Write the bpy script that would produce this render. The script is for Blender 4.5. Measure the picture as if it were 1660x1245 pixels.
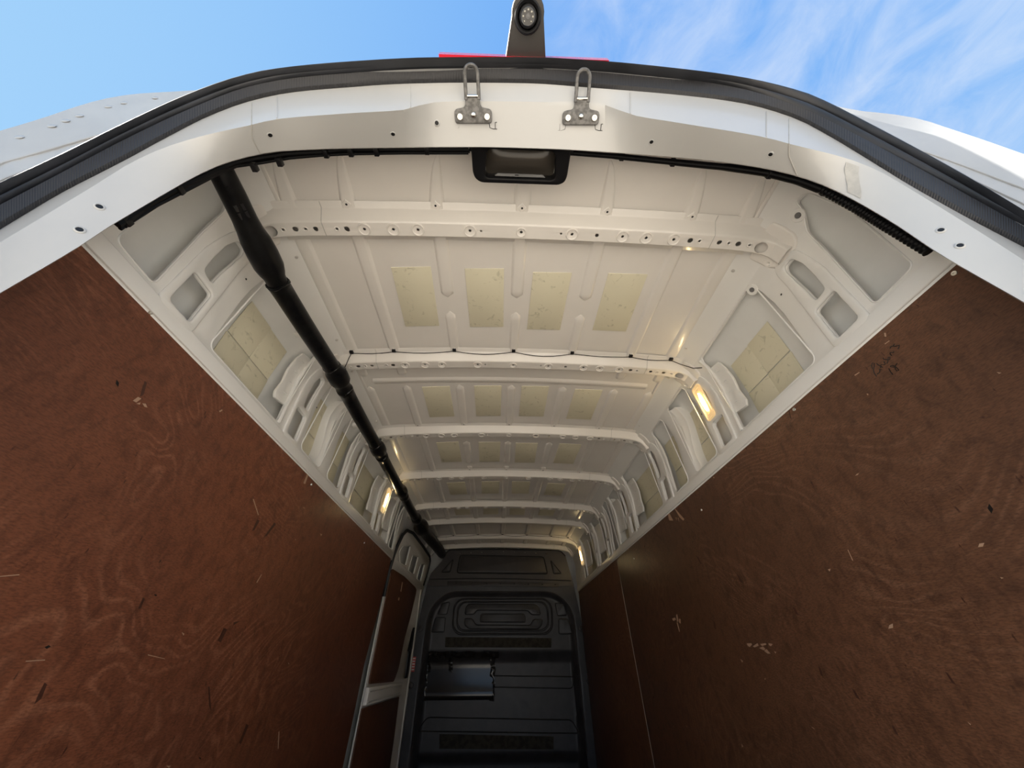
import bpy, bmesh, math, random
from mathutils import Vector, Matrix
random.seed(7)
SC = bpy.context.scene
for o in list(bpy.data.objects):
    bpy.data.objects.remove(o)
COL = SC.collection

# ---------------------------------------------------------------- camera
cam_data = bpy.data.cameras.new('camera')
cam_data.sensor_fit = 'HORIZONTAL'
cam_data.sensor_width = 36.0
cam_data.lens = 575.0 / 1660.0 * 36.0
cam_data.clip_start = 0.02
cam = bpy.data.objects.new('camera', cam_data)
COL.objects.link(cam)
_F = Vector((0.0331, 0.7841, 0.6198)).normalized()
_R = Vector((0.9993, -0.0381, -0.0052)).normalized()
_U = _R.cross(_F).normalized()
_R = _F.cross(_U).normalized()
cam.matrix_world = Matrix(((_R.x, _U.x, -_F.x, -0.0589), (_R.y, _U.y, -_F.y, 0.0),
                           (_R.z, _U.z, -_F.z, 0.90), (0, 0, 0, 1)))
SC.camera = cam

# ---------------------------------------------------------------- sky, sun, exposure
SUN_DIR = Vector((-0.74, -0.09, 0.67)).normalized()
SC.view_settings.view_transform = 'Standard'
SC.view_settings.look = 'None'
SC.view_settings.gamma = 1.0
SC.view_settings.use_curve_mapping = False
SC.view_settings.exposure = 0.0

world = bpy.data.worlds.new('sky')
SC.world = world
world.use_nodes = True
wn, wl = world.node_tree.nodes, world.node_tree.links
wn.clear()
w_out = wn.new('ShaderNodeOutputWorld')
w_bg = wn.new('ShaderNodeBackground')
w_tc = wn.new('ShaderNodeTexCoord')
w_sep = wn.new('ShaderNodeSeparateXYZ')
wl.new(w_tc.outputs['Generated'], w_sep.inputs[0])
w_ramp = wn.new('ShaderNodeValToRGB')
cr = w_ramp.color_ramp
cr.elements[0].position = 0.0; cr.elements[0].color = (0.62, 0.76, 0.95, 1)
cr.elements[1].position = 1.0; cr.elements[1].color = (0.165, 0.42, 0.93, 1)
e = cr.elements.new(0.45); e.color = (0.33, 0.59, 0.96, 1)
wl.new(w_sep.outputs['Z'], w_ramp.inputs[0])
# the sky pales towards the sun
w_dot = wn.new('ShaderNodeVectorMath'); w_dot.operation = 'DOT_PRODUCT'
wl.new(w_tc.outputs['Generated'], w_dot.inputs[0])
w_dot.inputs[1].default_value = SUN_DIR
w_mr = wn.new('ShaderNodeMapRange'); w_mr.inputs[1].default_value = 0.55; w_mr.inputs[2].default_value = 1.0
w_mr.inputs[3].default_value = 0.0; w_mr.inputs[4].default_value = 0.38
wl.new(w_dot.outputs['Value'], w_mr.inputs[0])
w_mixs = wn.new('ShaderNodeMix'); w_mixs.data_type = 'RGBA'
wl.new(w_mr.outputs[0], w_mixs.inputs[0])
wl.new(w_ramp.outputs[0], w_mixs.inputs[6]); w_mixs.inputs[7].default_value = (0.55, 0.86, 1.0, 1)
# thin cirrus on a high flat layer
w_div = wn.new('ShaderNodeVectorMath'); w_div.operation = 'DIVIDE'
w_comb = wn.new('ShaderNodeCombineXYZ')
w_max = wn.new('ShaderNodeMath'); w_max.operation = 'MAXIMUM'; w_max.inputs[1].default_value = 0.08
wl.new(w_sep.outputs['Z'], w_max.inputs[0])
for i in range(3): wl.new(w_max.outputs[0], w_comb.inputs[i])
wl.new(w_tc.outputs['Generated'], w_div.inputs[0]); wl.new(w_comb.outputs[0], w_div.inputs[1])
w_map = wn.new('ShaderNodeMapping'); w_map.inputs['Rotation'].default_value = (0, 0, 0.35)
w_map.inputs['Scale'].default_value = (1.25, 1.0, 0.0)
wl.new(w_div.outputs[0], w_map.inputs[0])
w_n1 = wn.new('ShaderNodeTexNoise'); w_n1.inputs['Scale'].default_value = 5.5
w_n1.inputs['Detail'].default_value = 9.0; w_n1.inputs['Roughness'].default_value = 0.62
w_n1.inputs['Distortion'].default_value = 0.6
wl.new(w_map.outputs[0], w_n1.inputs[0])
w_n2 = wn.new('ShaderNodeTexNoise'); w_n2.inputs['Scale'].default_value = 2.0; w_n2.inputs['Detail'].default_value = 2.0
w_map2 = wn.new('ShaderNodeMapping'); w_map2.inputs['Location'].default_value = (3.1, 1.7, 0)
wl.new(w_div.outputs[0], w_map2.inputs[0]); wl.new(w_map2.outputs[0], w_n2.inputs[0])
w_sepd = wn.new('ShaderNodeSeparateXYZ'); wl.new(w_div.outputs[0], w_sepd.inputs[0])
w_bank = wn.new('ShaderNodeMapRange'); w_bank.interpolation_type = 'SMOOTHSTEP'
w_bank.inputs[1].default_value = -0.02; w_bank.inputs[2].default_value = 0.22
wl.new(w_sepd.outputs['X'], w_bank.inputs[0])
w_c1 = wn.new('ShaderNodeMapRange'); w_c1.inputs[1].default_value = 0.30; w_c1.inputs[2].default_value = 0.80; w_c1.inputs[4].default_value = 0.62
wl.new(w_n1.outputs[0], w_c1.inputs[0])
w_mul = wn.new('ShaderNodeMath'); w_mul.operation = 'MULTIPLY'
wl.new(w_c1.outputs[0], w_mul.inputs[0]); wl.new(w_bank.outputs[0], w_mul.inputs[1])
w_mixc = wn.new('ShaderNodeMix'); w_mixc.data_type = 'RGBA'
wl.new(w_mul.outputs[0], w_mixc.inputs[0]); wl.new(w_mixs.outputs[2], w_mixc.inputs[6])
w_mixc.inputs[7].default_value = (0.86, 0.92, 1.0, 1)
wl.new(w_mixc.outputs[2], w_bg.inputs[0]); w_bg.inputs[1].default_value = 1.0
wl.new(w_bg.outputs[0], w_out.inputs[0])

sun_data = bpy.data.lights.new('sun', 'SUN')
sun_data.energy = 18.5
sun_data.angle = math.radians(0.55)
sun_data.color = (1.0, 0.95, 0.86)
sun = bpy.data.objects.new('sun', sun_data)
COL.objects.link(sun)
sun.rotation_euler = SUN_DIR.to_track_quat('Z', 'Y').to_euler()
sun.location = SUN_DIR * 20

LAMP_GLOW = 90.0

# measured frame curves, marks and door outlines (metres, load-bay coordinates)
D = {'P0':[[-0.7346,0.325,1.2959],[-0.7313,0.325,1.3161],[-0.7277,0.325,1.3373],[-0.7239,0.325,1.3596],[-0.7202,0.325,1.3837],[-0.7168,0.325,1.4099],[-0.7147,0.325,1.4399],[-0.7127,0.325,1.4724],[-0.7083,0.325,1.504],[-0.7034,0.325,1.5372],[-0.6981,0.325,1.5729],[-0.692,0.325,1.6104],[-0.6854,0.325,1.6507],[-0.676,0.325,1.6895],[-0.6635,0.325,1.7265],[-0.6466,0.325,1.7582],[-0.6248,0.325,1.7828],[-0.6005,0.325,1.805],[-0.5724,0.325,1.8204],[-0.5412,0.325,1.8299],[-0.5091,0.325,1.8384],[-0.4761,0.325,1.8459],[-0.4423,0.325,1.8523],[-0.4079,0.325,1.8579],[-0.373,0.325,1.8633],[-0.3377,0.325,1.8687],[-0.302,0.325,1.874],[-0.2659,0.325,1.8791],[-0.2294,0.325,1.884],[-0.1925,0.325,1.8886],[-0.1552,0.325,1.893],[-0.1175,0.325,1.8965],[-0.0795,0.325,1.8991],[-0.0413,0.325,1.9009],[-0.0029,0.325,1.9021],[0.0357,0.325,1.9031],[0.0744,0.325,1.9036],[0.1132,0.325,1.9031],[0.1519,0.325,1.9016],[0.1905,0.325,1.8993],[0.2289,0.325,1.8964],[0.2672,0.325,1.8928],[0.3053,0.325,1.8889],[0.3432,0.325,1.8847],[0.3809,0.325,1.8804],[0.4183,0.325,1.8755],[0.455,0.325,1.869],[0.4909,0.325,1.8612],[0.5259,0.325,1.852],[0.5592,0.325,1.8399],[0.5904,0.325,1.8247],[0.619,0.325,1.8058],[0.6446,0.325,1.783],[0.6653,0.325,1.7537],[0.6814,0.325,1.7195],[0.6936,0.325,1.6819],[0.7033,0.325,1.6434],[0.7109,0.325,1.6053],[0.7165,0.325,1.5673],[0.7194,0.325,1.5284],[0.7221,0.325,1.4921],[0.727,0.325,1.4612],[0.7328,0.325,1.4335],[0.739,0.325,1.408],[0.7452,0.325,1.3842],[0.7512,0.325,1.3616],[0.7566,0.325,1.3397]],'P1':[[-0.7604,0.293,1.3656],[-0.7604,0.293,1.3906],[-0.7599,0.2928,1.417],[-0.7585,0.2923,1.4444],[-0.7565,0.2914,1.4731],[-0.7537,0.2903,1.5033],[-0.7504,0.2889,1.5351],[-0.7475,0.2872,1.5702],[-0.7441,0.2853,1.6073],[-0.7362,0.2833,1.6405],[-0.7244,0.281,1.6701],[-0.7084,0.2787,1.6951],[-0.689,0.2762,1.7162],[-0.6672,0.2736,1.7347],[-0.6435,0.271,1.7511],[-0.6179,0.2683,1.7652],[-0.5917,0.2657,1.7794],[-0.5666,0.263,1.7977],[-0.5385,0.2604,1.8109],[-0.5071,0.2579,1.8161],[-0.4749,0.2554,1.8198],[-0.4425,0.2531,1.8228],[-0.4101,0.2509,1.8263],[-0.3777,0.2489,1.8302],[-0.3452,0.2471,1.8335],[-0.3127,0.2456,1.838],[-0.2807,0.2442,1.846],[-0.2521,0.2432,1.878],[-0.2211,0.2425,1.9041],[-0.187,0.2421,1.9146],[-0.1521,0.242,1.922],[-0.1165,0.242,1.9272],[-0.0806,0.242,1.9317],[-0.0443,0.242,1.9358],[-0.0077,0.242,1.9397],[0.0292,0.242,1.9429],[0.0663,0.242,1.945],[0.1034,0.242,1.9458],[0.1405,0.242,1.9452],[0.1777,0.2424,1.944],[0.2081,0.243,1.9075],[0.2381,0.244,1.8775],[0.2717,0.2453,1.8672],[0.3063,0.2468,1.8614],[0.3408,0.2486,1.8551],[0.3755,0.2505,1.8495],[0.4107,0.2527,1.8454],[0.4461,0.255,1.8416],[0.4814,0.2574,1.8372],[0.5162,0.2599,1.8312],[0.5487,0.2625,1.8207],[0.5787,0.2651,1.8058],[0.6103,0.2678,1.7949],[0.6421,0.2705,1.7848],[0.6724,0.2731,1.7727],[0.6994,0.2757,1.7561],[0.7216,0.2782,1.7332],[0.7378,0.2806,1.7032],[0.7469,0.2828,1.6654],[0.7549,0.2849,1.6289],[0.7618,0.2869,1.5937],[0.7674,0.2886,1.5595],[0.7721,0.29,1.5266],[0.7757,0.2912,1.495],[0.7782,0.2921,1.4642],[0.7795,0.2927,1.4345],[0.7799,0.293,1.406]],'P2':[[-0.8061,0.3,1.4107],[-0.807,0.3,1.4385],[-0.8073,0.2997,1.4679],[-0.806,0.2988,1.4976],[-0.8023,0.2974,1.5268],[-0.7958,0.2956,1.5548],[-0.787,0.2933,1.582],[-0.7769,0.2906,1.6096],[-0.7663,0.2875,1.6389],[-0.756,0.2842,1.6712],[-0.7453,0.2805,1.7057],[-0.7332,0.2767,1.7408],[-0.7205,0.2726,1.7779],[-0.7055,0.2684,1.8143],[-0.6866,0.2642,1.8461],[-0.665,0.2598,1.8756],[-0.6396,0.2555,1.8992],[-0.6104,0.2512,1.9163],[-0.5788,0.2469,1.9292],[-0.5443,0.2428,1.9352],[-0.5082,0.2388,1.9368],[-0.4717,0.235,1.9368],[-0.4354,0.2315,1.9366],[-0.3998,0.2283,1.9377],[-0.3645,0.2253,1.9403],[-0.3294,0.2228,1.943],[-0.2941,0.2206,1.9447],[-0.2589,0.219,1.9468],[-0.2238,0.2178,1.9507],[-0.1888,0.2171,1.9563],[-0.1535,0.217,1.9629],[-0.1178,0.217,1.9691],[-0.0816,0.217,1.9745],[-0.045,0.217,1.9794],[-0.0081,0.217,1.9839],[0.029,0.217,1.9848],[0.0659,0.217,1.9815],[0.1025,0.217,1.9762],[0.139,0.2171,1.9717],[0.1761,0.2176,1.9704],[0.2138,0.2187,1.9717],[0.2525,0.2203,1.975],[0.2921,0.2223,1.9799],[0.3328,0.2248,1.986],[0.3744,0.2277,1.9926],[0.4169,0.2309,1.9995],[0.4601,0.2343,2.0057],[0.5033,0.2381,2.0098],[0.5456,0.242,2.01],[0.585,0.2461,2.0027],[0.6208,0.2503,1.9878],[0.6536,0.2547,1.9675],[0.68,0.259,1.9366],[0.6977,0.2633,1.8927],[0.7137,0.2676,1.8496],[0.7272,0.2718,1.8058],[0.7398,0.2759,1.7642],[0.7512,0.2798,1.7239],[0.7621,0.2835,1.6859],[0.7738,0.2869,1.6519],[0.7855,0.29,1.6204],[0.7967,0.2928,1.5907],[0.8072,0.2952,1.5624],[0.8169,0.2971,1.5354],[0.8259,0.2986,1.5096],[0.8335,0.2996,1.4845],[0.8392,0.3,1.4595]],'PM':[[-0.8213,0.285,1.4471],[-0.8208,0.285,1.4738],[-0.8195,0.2847,1.5015],[-0.8165,0.2838,1.5297],[-0.8122,0.2823,1.5587],[-0.807,0.2803,1.589],[-0.8009,0.2779,1.6207],[-0.7934,0.275,1.653],[-0.7838,0.2718,1.685],[-0.7723,0.2682,1.7167],[-0.7594,0.2644,1.7488],[-0.7446,0.2603,1.7805],[-0.7276,0.256,1.811],[-0.7092,0.2515,1.8416],[-0.6897,0.247,1.8731],[-0.6677,0.2424,1.902],[-0.6413,0.2378,1.9242],[-0.6108,0.2332,1.9387],[-0.578,0.2287,1.9486],[-0.543,0.2244,1.9535],[-0.5066,0.2201,1.9541],[-0.4698,0.2161,1.9528],[-0.4332,0.2124,1.9509],[-0.3972,0.2089,1.95],[-0.362,0.2058,1.9515],[-0.3272,0.2031,1.9546],[-0.2926,0.2009,1.9583],[-0.2579,0.1991,1.9616],[-0.2229,0.1978,1.9636],[-0.1879,0.1971,1.9669],[-0.1531,0.197,1.9735],[-0.1178,0.197,1.9808],[-0.082,0.197,1.9882],[-0.0457,0.197,1.9957],[-0.0089,0.197,2.0032],[0.0283,0.197,2.0083],[0.0655,0.197,2.01],[0.1028,0.197,2.0097],[0.1401,0.1971,2.0092],[0.178,0.1976,2.0108],[0.2166,0.1988,2.014],[0.2561,0.2005,2.0186],[0.2965,0.2027,2.0244],[0.3379,0.2053,2.0311],[0.3804,0.2083,2.0385],[0.4235,0.2117,2.045],[0.4663,0.2154,2.0483],[0.5083,0.2193,2.0479],[0.5492,0.2235,2.0436],[0.5869,0.2279,2.0313],[0.6208,0.2324,2.0118],[0.6519,0.2369,1.9877],[0.6807,0.2415,1.9612],[0.7049,0.2461,1.9283],[0.7248,0.2507,1.8907],[0.7425,0.2551,1.8525],[0.76,0.2594,1.8168],[0.7764,0.2636,1.7822],[0.7911,0.2675,1.7479],[0.8044,0.2711,1.7141],[0.8165,0.2744,1.6812],[0.827,0.2773,1.6489],[0.8358,0.2799,1.6169],[0.8429,0.2819,1.5855],[0.8483,0.2835,1.5546],[0.852,0.2845,1.5243],[0.8538,0.285,1.4945]],'P3':[[-0.8273,0.266,1.4775],[-0.826,0.266,1.5034],[-0.8236,0.2657,1.53],[-0.8196,0.2647,1.557],[-0.8143,0.2632,1.5847],[-0.8081,0.2612,1.6139],[-0.8012,0.2587,1.6445],[-0.7931,0.2558,1.676],[-0.7834,0.2525,1.7078],[-0.7723,0.2488,1.7403],[-0.7601,0.2449,1.7737],[-0.7461,0.2407,1.8069],[-0.7298,0.2363,1.8388],[-0.7109,0.2318,1.8687],[-0.6886,0.2271,1.8948],[-0.6636,0.2224,1.9173],[-0.6353,0.2177,1.9347],[-0.6045,0.2131,1.9477],[-0.5693,0.2085,1.9506],[-0.5331,0.204,1.9505],[-0.4966,0.1997,1.949],[-0.4603,0.1956,1.9465],[-0.4241,0.1917,1.9434],[-0.3885,0.1882,1.9406],[-0.3536,0.185,1.9395],[-0.3193,0.1823,1.9398],[-0.2853,0.18,1.9412],[-0.2515,0.1781,1.9434],[-0.2178,0.1768,1.9462],[-0.1843,0.1761,1.9512],[-0.1506,0.176,1.9596],[-0.1165,0.176,1.9686],[-0.0818,0.176,1.9775],[-0.0465,0.176,1.9862],[-0.0107,0.176,1.9946],[0.0255,0.176,1.9994],[0.0617,0.176,1.9996],[0.0977,0.176,1.9973],[0.1336,0.1761,1.9948],[0.1701,0.1766,1.9947],[0.2071,0.1778,1.996],[0.245,0.1796,1.9989],[0.2838,0.1818,2.0035],[0.3239,0.1845,2.0098],[0.3653,0.1876,2.018],[0.4082,0.191,2.0278],[0.4523,0.1948,2.0378],[0.4969,0.1989,2.0463],[0.5413,0.2031,2.052],[0.5848,0.2076,2.0539],[0.6268,0.2122,2.0513],[0.6666,0.2168,2.0435],[0.7031,0.2215,2.0295],[0.7287,0.2262,1.9968],[0.7491,0.2309,1.9577],[0.7658,0.2355,1.9158],[0.7809,0.2399,1.8747],[0.7955,0.2441,1.8359],[0.8086,0.2481,1.798],[0.8205,0.2518,1.7612],[0.8306,0.2552,1.7249],[0.8392,0.2582,1.6893],[0.8457,0.2608,1.6538],[0.849,0.2629,1.6175],[0.8492,0.2645,1.5804],[0.8471,0.2655,1.5437],[0.8434,0.266,1.5083]],'SL':[[-0.9411,0.246,1.6361],[-0.933,0.2454,1.6607],[-0.9247,0.2448,1.6869],[-0.9178,0.2442,1.7168],[-0.9128,0.2437,1.7514],[-0.9058,0.2431,1.786],[-0.8948,0.2425,1.8174],[-0.8774,0.2419,1.8418],[-0.8552,0.2413,1.861],[-0.8271,0.2407,1.8721],[-0.7971,0.2402,1.8813],[-0.767,0.2396,1.8912],[-0.7364,0.239,1.9013]],'SR':[[0.7675,0.236,2.0043],[0.7924,0.2353,1.978],[0.8202,0.2347,1.9583],[0.8537,0.234,1.9488],[0.8841,0.2333,1.9356],[0.9101,0.2327,1.9174],[0.9269,0.232,1.8886],[0.9332,0.2313,1.8485],[0.9405,0.2307,1.8125],[0.9469,0.23,1.778],[0.9518,0.2293,1.7441],[0.9556,0.2287,1.7111],[0.9589,0.228,1.6798]],'strL':[[-0.1346,0.2665,1.9158],[-0.1656,0.2706,1.9115],[-0.1036,0.2699,1.9175],[-0.1342,0.2492,1.922],[-0.1352,0.1961,1.9409],[-0.177,0.268,1.9113],[-0.0906,0.267,1.9197],[-0.135,0.2824,1.9101]],'strR':[[0.1218,0.2658,1.9332],[0.0904,0.2698,1.9323],[0.154,0.2672,1.9313],[0.1234,0.2485,1.942],[0.1265,0.197,1.9684],[0.0769,0.2685,1.9335],[0.1677,0.2648,1.932],[0.1239,0.2823,1.9247]],'ink':[[[0.6408,1.4773],[0.6371,1.4853],[0.6315,1.4896],[0.6292,1.4863],[0.6331,1.4804],[0.6411,1.473],[0.6442,1.4651],[0.6447,1.4559]],[[0.6397,1.4601],[0.6331,1.4597],[0.6289,1.4638],[0.6297,1.4664],[0.6252,1.4626]],[[0.625,1.4818],[0.6246,1.4769],[0.6223,1.471],[0.6205,1.4643]],[[0.6252,1.4671],[0.6186,1.4729],[0.6131,1.4667],[0.6106,1.4684],[0.61,1.4744]],[[0.6077,1.4658],[0.6019,1.4697],[0.5955,1.4767],[0.5929,1.4743],[0.597,1.469],[0.6002,1.472],[0.6069,1.4793],[0.6055,1.4833]],[[0.5862,1.4824],[0.5888,1.4783],[0.588,1.4737]],[[0.5853,1.4815],[0.5809,1.4773],[0.5786,1.479]],[[0.5808,1.4903],[0.576,1.4922],[0.5712,1.4901],[0.5668,1.4924]],[[0.5714,1.4891],[0.5675,1.4852],[0.561,1.4827],[0.565,1.4789],[0.569,1.4776]],[[0.6116,1.4541],[0.6135,1.4444],[0.6139,1.4361]],[[0.6011,1.448],[0.6064,1.4545],[0.6046,1.4561],[0.6002,1.4535],[0.5983,1.4475],[0.5974,1.4405],[0.598,1.4362],[0.602,1.4371],[0.6017,1.443],[0.599,1.4481],[0.5936,1.4509],[0.5901,1.4514]]],'scuffL':[[[0.6738,1.3642],[0.6774,1.3775],[0.6861,1.379],[0.6823,1.3656]],[[0.6945,1.3718],[0.7015,1.3756],[0.7105,1.371],[0.7035,1.3686]],[[0.6841,1.3634],[0.6901,1.3711],[0.6916,1.3662]],[[0.89,1.4823],[0.8961,1.4924],[0.8998,1.4904],[0.895,1.4811]],[[1.4553,1.5002],[1.4585,1.5632],[1.4695,1.5662],[1.4715,1.5013]],[[1.1545,1.5487],[1.1736,1.5525],[1.1733,1.5452]],[[1.1971,1.3354],[1.2571,1.3029],[1.2615,1.3043],[1.2002,1.3381]],[[1.397,1.1227],[1.4084,1.1495],[1.4119,1.1488],[1.4028,1.1223]],[[1.081,0.9224],[1.1424,0.9151],[1.143,0.9142],[1.0823,0.9208]],[[0.8149,0.9089],[0.847,0.9109],[0.848,0.9097],[0.8158,0.9077]],[[1.9087,0.7036],[1.9445,0.6531],[1.9521,0.6521],[1.9162,0.7028]],[[1.1568,0.9699],[1.169,0.9669],[1.1688,0.9632]],[[0.6851,1.0181],[0.7096,1.025],[0.7106,1.0239],[0.686,1.017]],[[1.7422,1.3769],[1.7658,1.3796],[1.7584,1.37]],[[1.3201,0.7049],[1.3372,0.7023],[1.3338,0.6991]]],'stainL':[[[0.6667,1.4148],[0.6731,1.4148],[0.6844,1.3887],[0.6806,1.3811],[0.6721,1.3991]],[[0.9813,1.0247],[0.9884,1.0239],[0.9919,1.0056],[0.9851,1.0032]],[[0.8731,0.878],[0.8799,0.8754],[0.8855,0.8551],[0.8786,0.8487],[0.8748,0.8626]],[[1.3638,1.3113],[1.3782,1.3096],[1.3509,1.2601],[1.3383,1.2538]],[[1.2622,1.2902],[1.2783,1.2909],[1.2725,1.2582],[1.2614,1.2522]],[[1.3224,0.9901],[1.3423,0.9871],[1.3366,0.9553],[1.3192,0.9587]],[[1.3597,1.0069],[1.3904,1.0127],[1.3658,0.9996]],[[1.3619,0.8543],[1.3688,0.8531],[1.4221,0.7983],[1.402,0.8107]],[[1.6476,0.7498],[1.6655,0.744],[1.6558,0.7008],[1.6412,0.7065]]],'scuffR':[[[1.5972,0.9558],[1.5678,0.9555],[1.5655,0.9513],[1.587,0.9445],[1.5948,0.9489]],[[1.5638,0.9463],[1.5298,0.9541],[1.5283,0.9467],[1.5558,0.9427]],[[1.5148,0.9511],[1.4839,0.9524],[1.4805,0.9483],[1.5091,0.9453]],[[1.4667,0.9517],[1.4454,0.9486],[1.459,0.9429],[1.4675,0.9463]],[[1.5297,0.9404],[1.5037,0.9436],[1.496,0.9362],[1.508,0.9334]],[[1.5059,0.9318],[1.4896,0.9361],[1.4767,0.9234],[1.4924,0.9237]],[[1.4524,0.929],[1.4416,0.9273],[1.4493,0.9229]],[[1.6751,0.9109],[1.66,0.9049],[1.6695,0.8999]],[[2.21,1.0848],[2.1712,1.0864],[2.1641,1.076],[2.2025,1.0742]],[[2.1507,1.0945],[2.1337,1.0978],[2.1419,1.067],[2.1605,1.066]],[[2.1269,1.0778],[2.1087,1.0739],[2.1218,1.0559],[2.1351,1.0616]],[[2.1656,1.064],[2.152,1.0629],[2.1548,1.025],[2.1615,1.0254]],[[0.9803,0.9681],[0.9696,0.9701],[0.9748,0.9622],[0.9877,0.9614]],[[0.981,1.1348],[0.9794,1.1344],[0.9822,1.1082],[0.9842,1.1093]],[[1.0751,1.105],[1.0643,1.1051],[1.0718,1.0994]],[[1.8516,0.6606],[1.8449,0.654],[1.8574,0.6501]],[[0.9269,0.8059],[0.9228,0.8031],[0.9249,0.8016]],[[1.5628,0.8557],[1.5534,0.8575],[1.5585,0.8528]],[[0.7035,1.0221],[0.6991,1.0199],[0.7034,1.0193]],[[2.3386,0.663],[2.3321,0.6587],[2.3433,0.6566]],[[1.9338,1.5643],[1.9272,1.5645],[1.8968,1.495],[1.9414,1.5098]],[[1.8507,1.5502],[1.8439,1.5431],[1.7775,1.4646],[1.7946,1.4633],[1.8198,1.489]],[[1.863,1.5006],[1.8536,1.4976],[1.8583,1.4831]],[[1.8409,1.4912],[1.8329,1.4896],[1.839,1.4704]],[[2.7726,1.5797],[2.6531,1.5744],[2.6528,1.5446],[2.6744,1.5292],[2.7008,1.5532],[2.7462,1.552]],[[1.43,1.5343],[1.4197,1.5318],[1.4256,1.5271]],[[2.5316,1.5013],[2.5135,1.4999],[2.5235,1.4939]],[[0.5668,1.5296],[0.5642,1.5268],[0.5691,1.5189],[0.5717,1.5216]],[[0.5822,1.5079],[0.5701,1.507],[0.5703,1.5052],[0.5825,1.506]],[[0.6849,1.4944],[0.6707,1.4924],[0.6709,1.4904],[0.685,1.4916]],[[0.6901,1.4366],[0.6864,1.4338],[0.6898,1.4311]],[[0.4751,1.3271],[0.471,1.3215],[0.4745,1.3224]]],'stainR':[[[1.7683,1.2933],[1.7562,1.2857],[1.7412,1.2517],[1.7579,1.2598]],[[1.5089,1.1751],[1.4973,1.1632],[1.4846,1.1324],[1.5024,1.1428]],[[1.2775,1.0373],[1.2682,1.0318],[1.266,1.0138],[1.2776,1.0193]],[[1.1865,0.8451],[1.1795,0.8421],[1.1753,0.8237],[1.1851,0.8275]],[[1.1163,0.7825],[1.1097,0.7813],[1.1098,0.7666],[1.1167,0.7692]],[[0.9127,0.883],[0.9085,0.8808],[0.9059,0.8618],[0.9119,0.8651]],[[1.7903,1.0412],[1.7804,1.0344],[1.7878,1.0111],[1.8031,1.0171]],[[1.2758,0.8911],[1.2686,0.8886],[1.2723,0.866],[1.2798,0.8708]],[[0.9187,1.5416],[0.9161,1.5382],[0.9258,1.5103],[0.9286,1.516]],[[0.5434,1.2728],[0.5397,1.2694],[0.5431,1.2669],[0.5454,1.2693]]],'d_holes':[[[3.226,1.641],[3.272,1.699],[3.525,1.761],[3.565,1.599],[3.336,1.584]],[[3.697,1.719],[3.951,1.761],[3.962,1.597],[3.694,1.591]],[[4.138,1.725],[4.348,1.772],[4.366,1.601],[4.149,1.602]]]}

# ---------------------------------------------------------------- helpers
def tag(o, label=None, cat=None, group=None, kind=None):
    if label: o['label'] = label
    if cat: o['category'] = cat
    if group: o['group'] = group
    if kind: o['kind'] = kind
    return o

def finish(me, mat, smooth=40):
    if mat: me.materials.append(MAT[mat])
    if smooth:
        for p in me.polygons: p.use_smooth = True
        me.set_sharp_from_angle(angle=math.radians(smooth))

def link(name, me, parent=None):
    o = bpy.data.objects.new(name, me)
    COL.objects.link(o)
    if parent: o.parent = parent
    return o

def obj(name, verts, faces, mat, parent=None, smooth=40, recalc=True):
    me = bpy.data.meshes.new(name)
    me.from_pydata([tuple(v) for v in verts], [], faces)
    if recalc:
        bm = bmesh.new(); bm.from_mesh(me)
        bmesh.ops.remove_doubles(bm, verts=bm.verts, dist=1e-6)
        bmesh.ops.recalc_face_normals(bm, faces=bm.faces)
        bm.to_mesh(me); bm.free()
    finish(me, mat, smooth)
    return link(name, me, parent)

def empty(name, loc):
    o = bpy.data.objects.new(name, None)
    COL.objects.link(o); o.location = loc; o.empty_display_size = 0.05
    return o

def keep(o, parent):
    # parent without moving (meshes here keep world coordinates, empties stand at the thing's place)
    o.parent = parent
    o.matrix_parent_inverse = Matrix.Translation(parent.location).inverted() if parent.type == 'EMPTY' else Matrix.Identity(4)
    return o

def loft(rows, closed=False):
    """rows: list of equally long point lists -> verts, quads"""
    n = len(rows[0]); V = [p for r in rows for p in r]; Fc = []
    for i in range(len(rows) - 1):
        for j in range(n if closed else n - 1):
            a = i * n + j; b = i * n + (j + 1) % n
            Fc.append((a, b, b + n, a + n))
    return V, Fc

def sweep(pts, r, seg=8, rad=None, cap=True, flat=None):
    """round tube along a polyline; rad = list of radii; flat=(a,b) elliptical scale"""
    P = [Vector(p) for p in pts]; rows = []
    up = Vector((0, 0, 1)); prev = None
    for i, p in enumerate(P):
        t = (P[min(i + 1, len(P) - 1)] - P[max(i - 1, 0)]).normalized()
        if prev is None:
            n = t.cross(up)
            if n.length < 1e-3: n = t.cross(Vector((1, 0, 0)))
            n.normalize()
        else:
            n = (prev - t * prev.dot(t)).normalized()
        prev = n; b = t.cross(n)
        rr = rad[i] if rad else r
        fa, fb = flat if flat else (1, 1)
        rows.append([p + n * (rr * fa * math.cos(2 * math.pi * k / seg)) + b * (rr * fb * math.sin(2 * math.pi * k / seg)) for k in range(seg)])
    V, Fc = loft(rows, True)
    if cap:
        Fc.append(tuple(range(seg - 1, -1, -1)))
        k = (len(rows) - 1) * seg
        Fc.append(tuple(range(k, k + seg)))
    return V, Fc

def box_vf(x0, x1, y0, y1, z0, z1):
    V = [(x0, y0, z0), (x1, y0, z0), (x1, y1, z0), (x0, y1, z0), (x0, y0, z1), (x1, y0, z1), (x1, y1, z1), (x0, y1, z1)]
    return V, [(0, 3, 2, 1), (4, 5, 6, 7), (0, 1, 5, 4), (1, 2, 6, 5), (2, 3, 7, 6), (3, 0, 4, 7)]

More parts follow.
